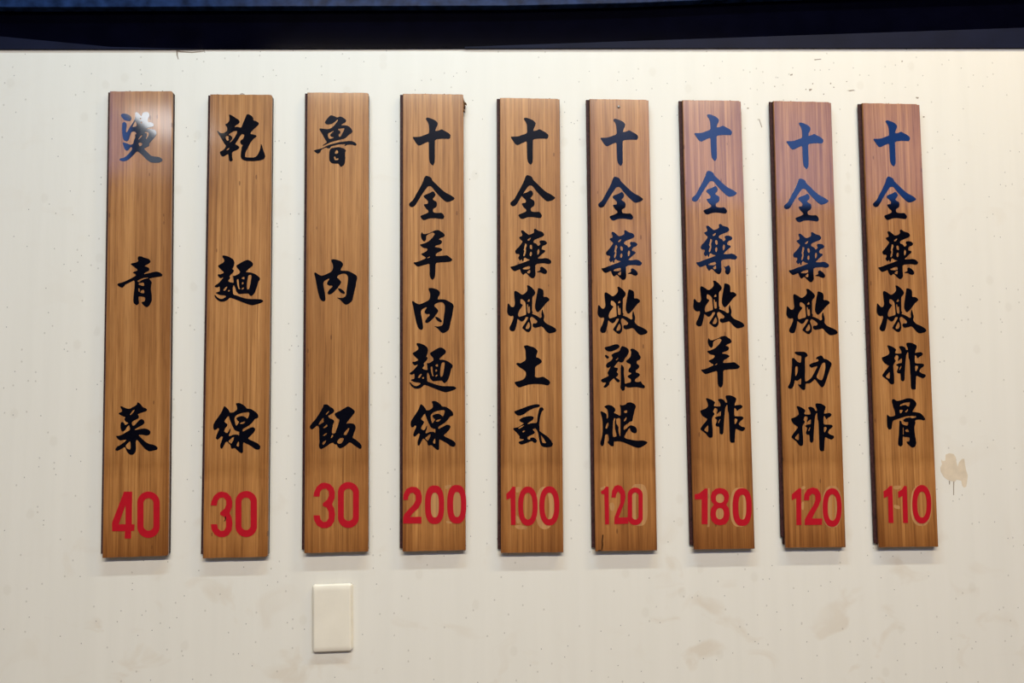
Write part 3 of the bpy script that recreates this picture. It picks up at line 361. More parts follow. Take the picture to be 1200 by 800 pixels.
DIGITS = [[["four",[[-200,-2988,-63,-2992,-63,-3546,-16,-3550,-19,-3655,-72,-3661,-74,-3788,-179,-3784,-176,-3660,-390,-3653,-393,-3506],[-172,-3217,-168,-3542,-282,-3539]]],["zero",[[406,-3618,402,-3647,393,-3675,380,-3701,363,-3724,342,-3745,318,-3761,292,-3774,264,-3782,235,-3786,206,-3785,177,-3779,149,-3769,122,-3755,98,-3737,77,-3715,59,-3690,46,-3663,36,-3635,31,-3605,26,-3169,30,-3140,39,-3111,52,-3085,69,-3062,90,-3041,113,-3024,140,-3011,168,-3003,197,-2999,226,-3000,256,-3006,284,-3016,310,-3030,335,-3049,356,-3070,373,-3095,387,-3122,397,-3151,402,-3180],[303,-3587,301,-3601,297,-3613,291,-3625,283,-3635,274,-3645,263,-3652,251,-3658,239,-3661,226,-3663,212,-3663,199,-3660,187,-3656,175,-3649,164,-3641,154,-3631,147,-3620,140,-3608,136,-3595,134,-3582,129,-3189,131,-3176,135,-3163,141,-3151,149,-3141,158,-3131,169,-3124,180,-3118,193,-3114,206,-3113,220,-3113,233,-3116,245,-3120,257,-3127,268,-3135,278,-3145,286,-3156,292,-3168,296,-3181,298,-3194]]]],[["three",[[-427,-3204,-414,-3131,-372,-3038,-300,-2981,-242,-2970,-155,-2991,-88,-3058,-61,-3139,-64,-3241,-106,-3342,-69,-3416,-53,-3518,-66,-3634,-116,-3712,-188,-3747,-275,-3745,-355,-3699,-407,-3611,-420,-3524,-314,-3526,-298,-3599,-247,-3644,-197,-3634,-161,-3581,-163,-3472,-200,-3398,-266,-3368,-263,-3324,-187,-3260,-162,-3195,-167,-3122,-212,-3074,-270,-3079,-312,-3126,-323,-3209]]],["zero",[[364,-3591,360,-3619,351,-3646,338,-3672,322,-3695,302,-3714,279,-3731,253,-3743,226,-3751,198,-3755,169,-3755,141,-3749,113,-3740,87,-3726,64,-3709,43,-3688,26,-3665,13,-3639,4,-3611,-1,-3583,-7,-3134,-3,-3106,6,-3079,19,-3053,35,-3030,55,-3010,78,-2994,104,-2981,131,-2973,160,-2969,188,-2969,217,-2974,245,-2984,270,-2998,294,-3015,314,-3036,332,-3060,345,-3086,354,-3114,359,-3142],[256,-3566,255,-3578,251,-3590,245,-3600,238,-3610,230,-3619,220,-3626,209,-3631,197,-3635,185,-3636,173,-3636,161,-3634,149,-3630,138,-3624,128,-3616,119,-3607,112,-3597,106,-3586,102,-3574,100,-3562,95,-3154,97,-3141,100,-3130,106,-3119,113,-3109,122,-3100,132,-3093,142,-3088,154,-3084,166,-3083,179,-3083,191,-3085,203,-3089,214,-3095,224,-3103,233,-3111,240,-3122,246,-3133,250,-3145,252,-3157]]]],[["three",[[-399,-3134,-385,-3061,-341,-2966,-268,-2908,-209,-2898,-121,-2919,-54,-2986,-27,-3068,-31,-3171,-75,-3272,-38,-3347,-23,-3450,-37,-3566,-88,-3646,-161,-3681,-249,-3679,-330,-3633,-382,-3544,-394,-3456,-287,-3459,-272,-3532,-220,-3577,-169,-3566,-133,-3513,-133,-3403,-170,-3329,-237,-3298,-234,-3255,-156,-3190,-130,-3124,-135,-3051,-179,-3003,-238,-3008,-282,-3055,-293,-3139]]],["zero",[[389,-3523,385,-3551,376,-3578,363,-3603,346,-3625,326,-3645,303,-3661,278,-3674,251,-3682,223,-3686,194,-3685,166,-3680,139,-3671,113,-3657,90,-3640,70,-3619,53,-3596,40,-3571,31,-3543,27,-3515,25,-3060,29,-3032,38,-3005,51,-2979,68,-2957,88,-2937,111,-2920,136,-2908,164,-2900,192,-2896,221,-2896,249,-2901,276,-2911,302,-2924,325,-2941,345,-2962,362,-2985,375,-3011,384,-3039,389,-3067],[286,-3495,284,-3507,281,-3519,275,-3530,268,-3540,259,-3548,249,-3555,238,-3560,226,-3564,214,-3566,202,-3565,190,-3563,178,-3559,167,-3553,157,-3546,148,-3537,141,-3527,135,-3516,131,-3504,129,-3492,128,-3082,130,-3069,134,-3058,139,-3047,147,-3037,155,-3028,165,-3021,176,-3016,188,-3012,200,-3011,213,-3011,225,-3013,237,-3017,248,-3023,258,-3030,267,-3039,274,-3049,280,-3061,284,-3072,286,-3085]]]],[["two",[[-539,-3211,-532,-3115,-480,-3020,-398,-2984,-308,-2993,-241,-3053,-212,-3150,-219,-3253,-271,-3355,-368,-3442,-420,-3507,-220,-3506,-220,-3624,-539,-3618,-539,-3513,-517,-3454,-442,-3374,-361,-3295,-323,-3222,-323,-3133,-368,-3088,-420,-3102,-450,-3160,-454,-3212]]],["zero",[[176,-3306,174,-3386,169,-3442,161,-3488,150,-3528,136,-3561,119,-3589,98,-3611,75,-3626,47,-3635,7,-3637,-33,-3633,-61,-3623,-84,-3607,-104,-3585,-121,-3557,-135,-3523,-146,-3483,-154,-3436,-158,-3381,-160,-3300,-158,-3220,-153,-3165,-145,-3118,-134,-3078,-120,-3045,-103,-3017,-83,-2995,-59,-2980,-32,-2971,9,-2968,49,-2972,77,-2982,100,-2998,120,-3020,137,-3049,151,-3083,162,-3123,170,-3170,174,-3226],[83,-3310,82,-3361,80,-3396,77,-3426,72,-3452,66,-3473,59,-3491,50,-3505,41,-3515,29,-3521,12,-3522,-5,-3520,-17,-3514,-27,-3504,-35,-3489,-42,-3471,-48,-3450,-53,-3424,-56,-3394,-58,-3359,-58,-3307,-58,-3256,-56,-3221,-52,-3191,-48,-3165,-42,-3143,-34,-3126,-26,-3112,-16,-3102,-4,-3096,13,-3094,30,-3096,42,-3103,51,-3113,60,-3127,67,-3145,73,-3167,78,-3193,81,-3223,83,-3258]]],["zero",[[564,-3305,562,-3385,557,-3440,549,-3486,538,-3526,524,-3560,506,-3587,486,-3609,463,-3624,435,-3633,395,-3635,354,-3632,327,-3622,303,-3605,283,-3583,266,-3555,252,-3521,242,-3481,234,-3434,229,-3379,228,-3299,230,-3219,235,-3164,243,-3117,254,-3077,268,-3043,286,-3016,306,-2994,329,-2978,357,-2969,398,-2967,438,-2971,466,-2981,489,-2997,509,-3019,526,-3047,540,-3082,551,-3122,559,-3169,563,-3224],[470,-3307,469,-3359,467,-3394,464,-3425,459,-3450,453,-3472,446,-3490,438,-3504,428,-3514,417,-3520,400,-3522,384,-3520,373,-3513,363,-3503,355,-3489,348,-3470,342,-3448,338,-3422,335,-3392,333,-3356,333,-3304,333,-3252,336,-3217,339,-3186,344,-3160,349,-3139,356,-3121,365,-3106,374,-3096,386,-3090,402,-3089,419,-3091,430,-3097,440,-3108,448,-3122,455,-3140,461,-3162,465,-3188,468,-3219,470,-3255]]]],[["one",[[-345,-2950,-292,-2951,-291,-3616,-372,-3615,-380,-3151,-451,-3180,-455,-3076,-390,-3017]]],["zero",[[99,-3294,97,-3362,91,-3417,82,-3466,69,-3509,53,-3546,34,-3577,12,-3602,-13,-3619,-40,-3630,-75,-3633,-109,-3629,-136,-3618,-161,-3600,-182,-3575,-201,-3543,-217,-3506,-229,-3462,-238,-3413,-243,-3358,-245,-3290,-243,-3222,-237,-3167,-228,-3119,-215,-3075,-199,-3038,-180,-3007,-158,-2982,-133,-2964,-106,-2953,-71,-2950,-37,-2954,-9,-2965,15,-2983,37,-3009,56,-3040,71,-3078,84,-3122,93,-3171,98,-3226],[12,-3294,10,-3340,8,-3377,3,-3411,-3,-3440,-11,-3465,-21,-3487,-31,-3503,-44,-3515,-57,-3523,-74,-3525,-91,-3522,-104,-3515,-116,-3502,-127,-3485,-136,-3464,-144,-3438,-150,-3409,-154,-3376,-157,-3338,-157,-3292,-156,-3246,-153,-3208,-149,-3175,-143,-3146,-135,-3120,-125,-3099,-114,-3082,-102,-3070,-89,-3063,-72,-3060,-55,-3063,-41,-3070,-29,-3083,-19,-3100,-9,-3121,-2,-3147,4,-3177,8,-3210,11,-3247]]],["zero",[[485,-3293,483,-3362,476,-3417,467,-3465,453,-3509,437,-3546,417,-3577,394,-3602,369,-3619,340,-3630,305,-3633,269,-3629,241,-3618,216,-3599,193,-3574,174,-3543,158,-3505,145,-3462,136,-3413,131,-3358,129,-3290,132,-3222,138,-3167,147,-3118,161,-3074,177,-3037,197,-3006,220,-2981,245,-2963,274,-2952,310,-2949,345,-2953,374,-2964,399,-2983,421,-3008,441,-3039,457,-3077,469,-3121,478,-3170,484,-3225],[394,-3294,393,-3340,390,-3378,385,-3411,378,-3440,370,-3465,360,-3486,349,-3503,337,-3515,323,-3523,305,-3525,288,-3522,274,-3515,262,-3502,251,-3485,242,-3464,234,-3438,228,-3409,223,-3376,221,-3338,220,-3292,221,-3246,224,-3209,229,-3176,236,-3146,244,-3121,254,-3099,265,-3083,277,-3070,291,-3063,309,-3061,326,-3063,340,-3071,352,-3083,363,-3100,373,-3122,381,-3148,387,-3177,391,-3210,394,-3248]]]],[["one",[[-352,-2973,-300,-2974,-301,-3634,-374,-3633,-379,-3108,-435,-3100,-439,-3055,-388,-3026]]],["two",[[-253,-3166,-240,-3050,-196,-2968,-135,-2946,-66,-2969,-14,-3052,-1,-3157,-25,-3262,-81,-3395,-129,-3517,36,-3513,45,-3625,-207,-3632,-205,-3513,-149,-3380,-94,-3261,-92,-3111,-129,-3058,-168,-3110,-177,-3167]]],["zero",[[301,-3532,298,-3553,291,-3572,281,-3591,268,-3607,253,-3622,235,-3633,216,-3643,196,-3649,175,-3652,154,-3651,133,-3648,113,-3641,94,-3632,77,-3619,63,-3604,50,-3588,41,-3569,35,-3549,32,-3529,39,-3115,42,-3094,49,-3075,59,-3056,72,-3040,87,-3025,105,-3013,124,-3004,144,-2997,165,-2994,187,-2995,208,-2998,228,-3005,246,-3014,263,-3027,278,-3042,290,-3059,300,-3077,306,-3097,309,-3118],[226,-3505,224,-3514,221,-3522,217,-3529,212,-3536,205,-3542,198,-3547,190,-3551,182,-3554,173,-3555,164,-3555,155,-3553,147,-3551,139,-3547,132,-3541,126,-3535,121,-3528,117,-3520,114,-3512,113,-3504,119,-3132,121,-3123,124,-3115,128,-3107,133,-3100,140,-3094,147,-3089,155,-3085,163,-3083,172,-3081,181,-3081,190,-3083,198,-3086,206,-3090,213,-3095,219,-3101,225,-3108,228,-3116,231,-3124,232,-3133]]]],[["one",[[-326,-3029,-276,-3030,-293,-3658,-401,-3656,-389,-3221,-513,-3217,-514,-3129,-436,-3115,-373,-3071]]],["eight",[[-54,-3022,30,-3039,91,-3092,112,-3168,94,-3258,53,-3318,98,-3379,110,-3484,92,-3589,28,-3663,-66,-3681,-158,-3663,-221,-3599,-241,-3494,-227,-3389,-171,-3315,-216,-3254,-224,-3163,-196,-3088,-132,-3037],[18,-3206,17,-3221,14,-3234,9,-3245,3,-3256,-4,-3265,-13,-3273,-23,-3279,-34,-3283,-46,-3285,-60,-3286,-73,-3285,-85,-3282,-96,-3278,-105,-3271,-114,-3263,-121,-3254,-126,-3244,-130,-3232,-132,-3219,-132,-3204,-131,-3189,-128,-3176,-124,-3164,-118,-3154,-110,-3145,-102,-3137,-92,-3131,-81,-3127,-69,-3124,-55,-3124,-41,-3125,-29,-3128,-19,-3132,-9,-3138,-1,-3146,6,-3156,11,-3166,15,-3178,17,-3191],[5,-3476,4,-3495,1,-3511,-3,-3525,-9,-3537,-16,-3548,-25,-3558,-35,-3565,-45,-3570,-57,-3574,-70,-3574,-84,-3573,-95,-3570,-105,-3564,-114,-3556,-122,-3547,-129,-3536,-134,-3523,-138,-3508,-140,-3493,-140,-3474,-139,-3456,-136,-3440,-131,-3426,-126,-3413,-118,-3402,-110,-3393,-100,-3386,-90,-3380,-78,-3377,-65,-3376,-51,-3378,-40,-3381,-29,-3387,-20,-3394,-12,-3404,-6,-3415,-1,-3428,3,-3442,5,-3458]]],["zero",[[514,-3368,510,-3448,503,-3503,493,-3549,481,-3589,465,-3622,447,-3650,426,-3671,401,-3686,372,-3695,331,-3698,289,-3694,261,-3684,237,-3668,218,-3646,201,-3618,187,-3584,177,-3544,171,-3498,167,-3443,168,-3363,172,-3283,179,-3228,188,-3182,201,-3142,216,-3109,235,-3081,256,-3060,281,-3044,310,-3035,351,-3032,393,-3036,421,-3046,445,-3062,465,-3084,482,-3112,495,-3146,505,-3186,512,-3233,515,-3288],[416,-3368,414,-3421,411,-3457,406,-3487,401,-3513,394,-3535,386,-3553,377,-3567,367,-3577,355,-3583,337,-3585,320,-3583,308,-3576,299,-3566,290,-3552,284,-3533,278,-3511,274,-3485,272,-3455,271,-3419,272,-3366,274,-3314,277,-3278,282,-3247,287,-3221,294,-3199,302,-3181,311,-3167,321,-3157,333,-3151,351,-3149,368,-3151,380,-3157,390,-3168,398,-3182,404,-3201,410,-3223,414,-3249,416,-3280,417,-3316]]]],[["one",[[-285,-3052,-238,-3052,-254,-3702,-345,-3701,-334,-3226,-416,-3260,-413,-3157,-346,-3104]]],["two",[[-194,-3264,-183,-3159,-126,-3068,-23,-3035,63,-3061,115,-3145,120,-3251,69,-3372,3,-3478,-55,-3586,132,-3587,121,-3700,-192,-3702,-189,-3604,-107,-3469,-25,-3356,17,-3266,12,-3175,-34,-3147,-90,-3189,-100,-3265]]],["zero",[[495,-3396,490,-3465,483,-3520,472,-3568,458,-3612,441,-3649,421,-3680,398,-3705,372,-3723,344,-3733,309,-3737,275,-3733,247,-3722,223,-3703,202,-3678,183,-3647,169,-3609,157,-3566,150,-3517,146,-3462,146,-3394,150,-3326,158,-3271,168,-3222,183,-3178,200,-3141,220,-3110,243,-3085,268,-3067,297,-3056,332,-3052,366,-3056,394,-3067,418,-3086,440,-3111,458,-3143,473,-3180,484,-3224,491,-3273,495,-3328],[410,-3396,407,-3442,403,-3480,398,-3513,390,-3543,382,-3568,371,-3589,360,-3606,347,-3618,333,-3626,316,-3628,299,-3625,285,-3618,273,-3605,263,-3588,254,-3567,247,-3541,242,-3512,238,-3479,237,-3441,237,-3395,240,-3348,244,-3311,249,-3277,257,-3248,265,-3222,276,-3201,287,-3184,300,-3172,314,-3164,331,-3162,348,-3164,362,-3172,374,-3184,384,-3201,393,-3223,400,-3249,406,-3278,409,-3312,410,-3349]]]],[["one",[[-312,-3012,-265,-3009,-267,-3671,-359,-3670,-351,-3195,-432,-3229,-432,-3107,-362,-3062]]],["one",[[-43,-3010,5,-3018,1,-3673,-90,-3672,-82,-3190,-163,-3231,-163,-3117,-93,-3079]]],["zero",[[447,-3344,442,-3412,434,-3467,422,-3517,408,-3560,390,-3598,369,-3629,346,-3654,320,-3672,291,-3683,256,-3686,221,-3682,193,-3671,169,-3652,147,-3627,129,-3596,115,-3558,104,-3514,97,-3465,93,-3409,94,-3341,99,-3272,107,-3217,118,-3168,133,-3124,151,-3086,172,-3055,195,-3030,221,-3012,250,-3001,285,-2997,320,-3001,348,-3012,373,-3031,394,-3056,412,-3088,427,-3126,438,-3170,445,-3219,448,-3275],[361,-3347,358,-3393,354,-3430,347,-3463,340,-3492,331,-3517,320,-3538,308,-3555,295,-3567,280,-3574,263,-3577,245,-3574,232,-3567,219,-3554,209,-3537,200,-3516,193,-3491,188,-3462,185,-3429,184,-3392,185,-3346,187,-3300,192,-3263,198,-3230,206,-3201,215,-3176,225,-3155,237,-3138,250,-3126,265,-3119,283,-3116,300,-3119,314,-3127,326,-3139,337,-3156,345,-3177,352,-3202,357,-3232,361,-3265,362,-3302]]]]]
GHOSTS = [[],[],[],[[[184,-2981,252,-2962,319,-2969,266,-3017,207,-3045]],[[205,-3582,287,-3601,324,-3624,272,-3638,212,-3623]],[[116,-3316,115,-3370,111,-3411,106,-3447,99,-3478,89,-3505,78,-3527,65,-3544,50,-3557,33,-3564,11,-3567,-11,-3564,-28,-3556,-43,-3543,-56,-3525,-67,-3502,-76,-3475,-83,-3443,-89,-3408,-92,-3366,-93,-3313,-92,-3259,-88,-3218,-83,-3182,-76,-3151,-66,-3124,-55,-3101,-42,-3084,-27,-3071,-10,-3064,12,-3062,34,-3064,51,-3073,66,-3086,79,-3104,90,-3126,100,-3154,107,-3185,112,-3221,115,-3262]],[[500,-3313,499,-3366,495,-3406,490,-3441,483,-3472,474,-3498,463,-3520,451,-3537,436,-3549,420,-3557,399,-3559,377,-3556,361,-3548,347,-3535,335,-3518,324,-3496,315,-3469,308,-3438,303,-3403,301,-3363,300,-3310,301,-3257,304,-3217,309,-3182,317,-3151,326,-3124,336,-3103,349,-3085,363,-3073,380,-3066,401,-3063,422,-3066,439,-3074,453,-3087,465,-3105,476,-3127,485,-3154,492,-3185,496,-3220,499,-3260]]],[[[394,-3330,392,-3409,386,-3469,377,-3522,365,-3568,350,-3607,332,-3640,311,-3666,287,-3684,260,-3695,225,-3699,190,-3695,163,-3683,139,-3664,119,-3638,101,-3604,87,-3565,75,-3519,67,-3466,63,-3405,61,-3326,63,-3247,69,-3187,78,-3134,90,-3088,105,-3048,123,-3015,143,-2989,167,-2970,194,-2959,230,-2956,265,-2960,292,-2971,316,-2991,337,-3017,354,-3050,369,-3090,380,-3137,388,-3190,393,-3250],[303,-3318,302,-3374,300,-3417,297,-3454,292,-3487,287,-3515,280,-3538,272,-3557,264,-3570,254,-3578,241,-3580,228,-3578,218,-3569,210,-3556,202,-3537,196,-3514,191,-3486,187,-3453,184,-3415,182,-3373,182,-3316,183,-3260,185,-3217,189,-3180,193,-3147,199,-3119,205,-3095,213,-3077,222,-3063,231,-3055,244,-3053,257,-3056,267,-3064,276,-3077,283,-3096,289,-3120,295,-3148,299,-3181,301,-3218,303,-3261]],[[-289,-2958,-186,-2952,-217,-3048,-283,-3058]],[[-312,-3626,-219,-3617,-84,-3648,-99,-3688,-227,-3696,-287,-3671]],[[-291,-3441,-241,-3471,-196,-3576,-257,-3597,-285,-3560]]],[[[395,-3302,391,-3418,387,-3479,380,-3527,370,-3566,358,-3598,343,-3624,326,-3644,305,-3657,278,-3666,228,-3668,177,-3664,151,-3655,130,-3641,113,-3621,100,-3595,89,-3562,81,-3523,75,-3475,73,-3414,73,-3299,77,-3183,81,-3122,88,-3074,98,-3035,110,-3002,124,-2976,142,-2956,163,-2942,190,-2934,241,-2932,291,-2935,318,-2944,339,-2958,355,-2979,369,-3005,380,-3038,388,-3077,393,-3125,396,-3187],[266,-3317,264,-3398,262,-3444,260,-3481,257,-3511,253,-3537,249,-3557,244,-3573,238,-3584,231,-3591,218,-3593,206,-3591,199,-3584,193,-3572,189,-3556,185,-3536,182,-3510,181,-3480,179,-3443,179,-3397,180,-3316,182,-3236,184,-3190,186,-3153,189,-3122,193,-3097,197,-3076,202,-3060,208,-3049,215,-3042,228,-3040,240,-3042,247,-3049,253,-3061,257,-3077,261,-3097,264,-3123,266,-3154,267,-3191,267,-3237]],[[-290,-3266,-224,-3252,-194,-3319,-218,-3409,-279,-3385]],[[-457,-3002,-364,-2958,-350,-2988,-426,-3033]]],[[[470,-3371,466,-3463,460,-3521,450,-3568,439,-3608,424,-3641,407,-3668,386,-3689,362,-3704,333,-3713,288,-3715,242,-3711,214,-3702,191,-3686,172,-3664,156,-3637,143,-3603,134,-3563,128,-3516,125,-3458,126,-3366,130,-3273,137,-3215,146,-3168,157,-3128,172,-3094,190,-3067,210,-3046,234,-3031,263,-3022,309,-3020,355,-3023,383,-3033,406,-3049,425,-3070,441,-3098,454,-3132,463,-3172,469,-3220,472,-3278],[365,-3375,362,-3441,359,-3482,356,-3516,352,-3545,346,-3568,340,-3588,334,-3603,326,-3614,316,-3620,301,-3622,286,-3620,277,-3613,270,-3602,264,-3587,259,-3567,256,-3543,253,-3515,252,-3481,252,-3439,253,-3373,256,-3307,258,-3266,262,-3232,266,-3204,271,-3180,277,-3160,284,-3145,292,-3134,302,-3128,317,-3126,331,-3128,340,-3135,348,-3146,354,-3161,358,-3181,362,-3205,365,-3234,366,-3268,366,-3309]],[[-273,-3020,-233,-3028,-251,-3703,-305,-3710,-290,-3658]],[[38,-3205,36,-3221,33,-3236,27,-3249,20,-3260,10,-3270,-1,-3279,-13,-3285,-27,-3290,-42,-3293,-60,-3294,-77,-3292,-92,-3289,-106,-3284,-118,-3277,-129,-3268,-137,-3258,-144,-3246,-149,-3233,-152,-3219,-152,-3202,-151,-3185,-147,-3171,-142,-3158,-134,-3147,-125,-3136,-114,-3128,-101,-3121,-87,-3117,-72,-3114,-55,-3113,-37,-3114,-22,-3117,-8,-3123,4,-3130,14,-3138,23,-3149,30,-3160,35,-3174,37,-3188]],[[25,-3477,24,-3497,20,-3515,15,-3531,7,-3545,-2,-3557,-13,-3568,-25,-3576,-39,-3582,-53,-3585,-71,-3586,-88,-3585,-102,-3581,-115,-3575,-127,-3566,-137,-3555,-146,-3543,-152,-3528,-157,-3512,-160,-3495,-160,-3474,-158,-3453,-155,-3436,-149,-3420,-142,-3406,-133,-3393,-122,-3383,-110,-3375,-96,-3369,-81,-3365,-64,-3364,-47,-3366,-32,-3370,-19,-3376,-7,-3385,3,-3395,11,-3408,18,-3422,22,-3439,25,-3456]]],[[[508,-3384,503,-3469,495,-3530,485,-3582,471,-3627,453,-3666,433,-3698,410,-3723,383,-3741,353,-3751,311,-3755,269,-3751,239,-3740,214,-3721,193,-3696,174,-3664,160,-3625,149,-3580,141,-3527,138,-3466,139,-3382,143,-3297,151,-3236,161,-3184,175,-3138,193,-3100,213,-3067,236,-3042,263,-3024,293,-3013,335,-3010,377,-3014,407,-3025,433,-3043,454,-3069,473,-3101,487,-3140,498,-3186,505,-3239,509,-3300],[375,-3397,373,-3454,371,-3495,368,-3530,365,-3560,362,-3586,359,-3608,354,-3624,350,-3637,345,-3644,339,-3646,332,-3644,328,-3636,324,-3624,322,-3607,319,-3586,318,-3560,317,-3529,317,-3494,317,-3453,319,-3397,321,-3340,323,-3299,326,-3264,329,-3233,332,-3207,336,-3186,340,-3169,344,-3157,349,-3149,355,-3147,362,-3149,366,-3157,370,-3169,373,-3186,375,-3208,376,-3234,377,-3264,377,-3299,377,-3340]],[[-239,-3294,-187,-3287,-199,-3438,-243,-3430]],[[-234,-3022,-171,-3007,-156,-3053,-233,-3082]]],[[[459,-3365,453,-3448,445,-3508,433,-3559,417,-3604,398,-3641,376,-3673,351,-3697,322,-3715,290,-3725,244,-3728,200,-3724,168,-3713,141,-3695,117,-3670,98,-3639,83,-3601,71,-3556,64,-3505,60,-3445,62,-3362,67,-3279,76,-3219,87,-3168,103,-3123,121,-3085,143,-3054,169,-3029,197,-3011,231,-3000,276,-2997,321,-3001,353,-3012,380,-3030,403,-3055,423,-3087,438,-3125,450,-3170,457,-3222,460,-3282],[364,-3345,361,-3403,356,-3445,350,-3481,343,-3512,334,-3538,324,-3560,312,-3577,299,-3590,284,-3597,263,-3599,243,-3597,229,-3589,217,-3577,207,-3559,198,-3537,192,-3511,187,-3479,184,-3444,183,-3402,185,-3344,188,-3286,192,-3244,198,-3208,206,-3177,215,-3150,225,-3128,237,-3111,250,-3099,265,-3091,285,-3089,306,-3092,320,-3099,332,-3112,342,-3129,351,-3151,357,-3178,362,-3209,365,-3245,366,-3287]],[[-241,-3009,-98,-3007,-100,-3048,-161,-3078,-240,-3070]],[[-247,-3344,-137,-3368,-131,-3429,-210,-3421,-253,-3390]]]]
BOARDS = [[-0.592,0.14022,0.0176],[-0.4194,0.13634,0.00782],[-0.24674,0.14227,0.00699],[-0.07601,0.14193,0.00349],[0.09835,0.13612,-0.00339],[0.26455,0.13641,-0.00178],[0.43957,0.13656,0.0008],[0.6086,0.13673,-0.00663],[0.77939,0.13489,-0.00615]]  # x, z above the eye, tilt


def smooth_loop(flat, rounded=True):
    pts = [Vector((flat[i] / 1e4, flat[i + 1] / 1e4)) for i in range(0, len(flat), 2)]
    if not rounded or len(pts) > 36 and False: return pts
    out = []
    n = len(pts)
    for i in range(n):
        a, b = pts[i], pts[(i + 1) % n]
        out += [a.lerp(b, 0.2), a.lerp(b, 0.8)]
    return out

def sheet(name, shapes, thick, rounded=True):
    """flat lettering `thick` metres deep, its back at y = 0, from outlines with holes"""
    v, f = [], []
    for sh in shapes:
        loops = [smooth_loop(lp, rounded) for lp in sh]
        tris = tessellate_polygon([[Vector((p_.x, p_.y, 0)) for p_ in lp] for lp in loops])
        flat = [p_ for lp in loops for p_ in lp]
        k = len(v); n = len(flat)
        v += [(p_.x, -thick, p_.y) for p_ in flat] + [(p_.x, 0.0, p_.y) for p_ in flat]
        for t in tris:
            a, b, c = (flat[i] for i in t)
            ar = (b - a).cross(c - a)
            if abs(ar) < 1e-14: continue
            f.append(tuple(k + i for i in (t if ar > 0 else t[::-1])))
        s = 0
        for lp in loops:
            m_ = len(lp)
            ar = sum(lp[i].cross(lp[(i + 1) % m_]) for i in range(m_))
            outer = lp is loops[0]
            for i in range(m_):
                a, b = k + s + i, k + s + (i + 1) % m_
                q = (a, a + n, b + n, b)
                f.append(q if (ar > 0) == outer else q[::-1])
            s += m_
    me = bpy.data.meshes.new(name); me.from_pydata(v, [], f); me.update()
    return me

# ------------------------------------------------------------------ the menu boards
W, H, T = 0.11, 0.8206, 0.01222
FACE = 0.0042                                # thickness of the front veneer
TEXT = ['燙青菜', '乾麵線', '魯肉飯', '十全羊肉麵線', '十全藥燉土虱', '十全藥燉雞腿', '十全藥燉羊排', '十全藥燉肋排', '十全藥燉排骨']
PRICE = ['40', '30', '30', '200', '100', '120', '180', '120', '110']
WHERE = ['leftmost of the nine, its top character shining white', 'second from the left', 'hung above the blank ivory plate',
         'widest price figures, overlapping the board edge', 'centre board, fifth from the left', 'with a nail below its top edge',
         'seventh from the left', 'eighth from the left', 'rightmost of the nine beside the tea stain']
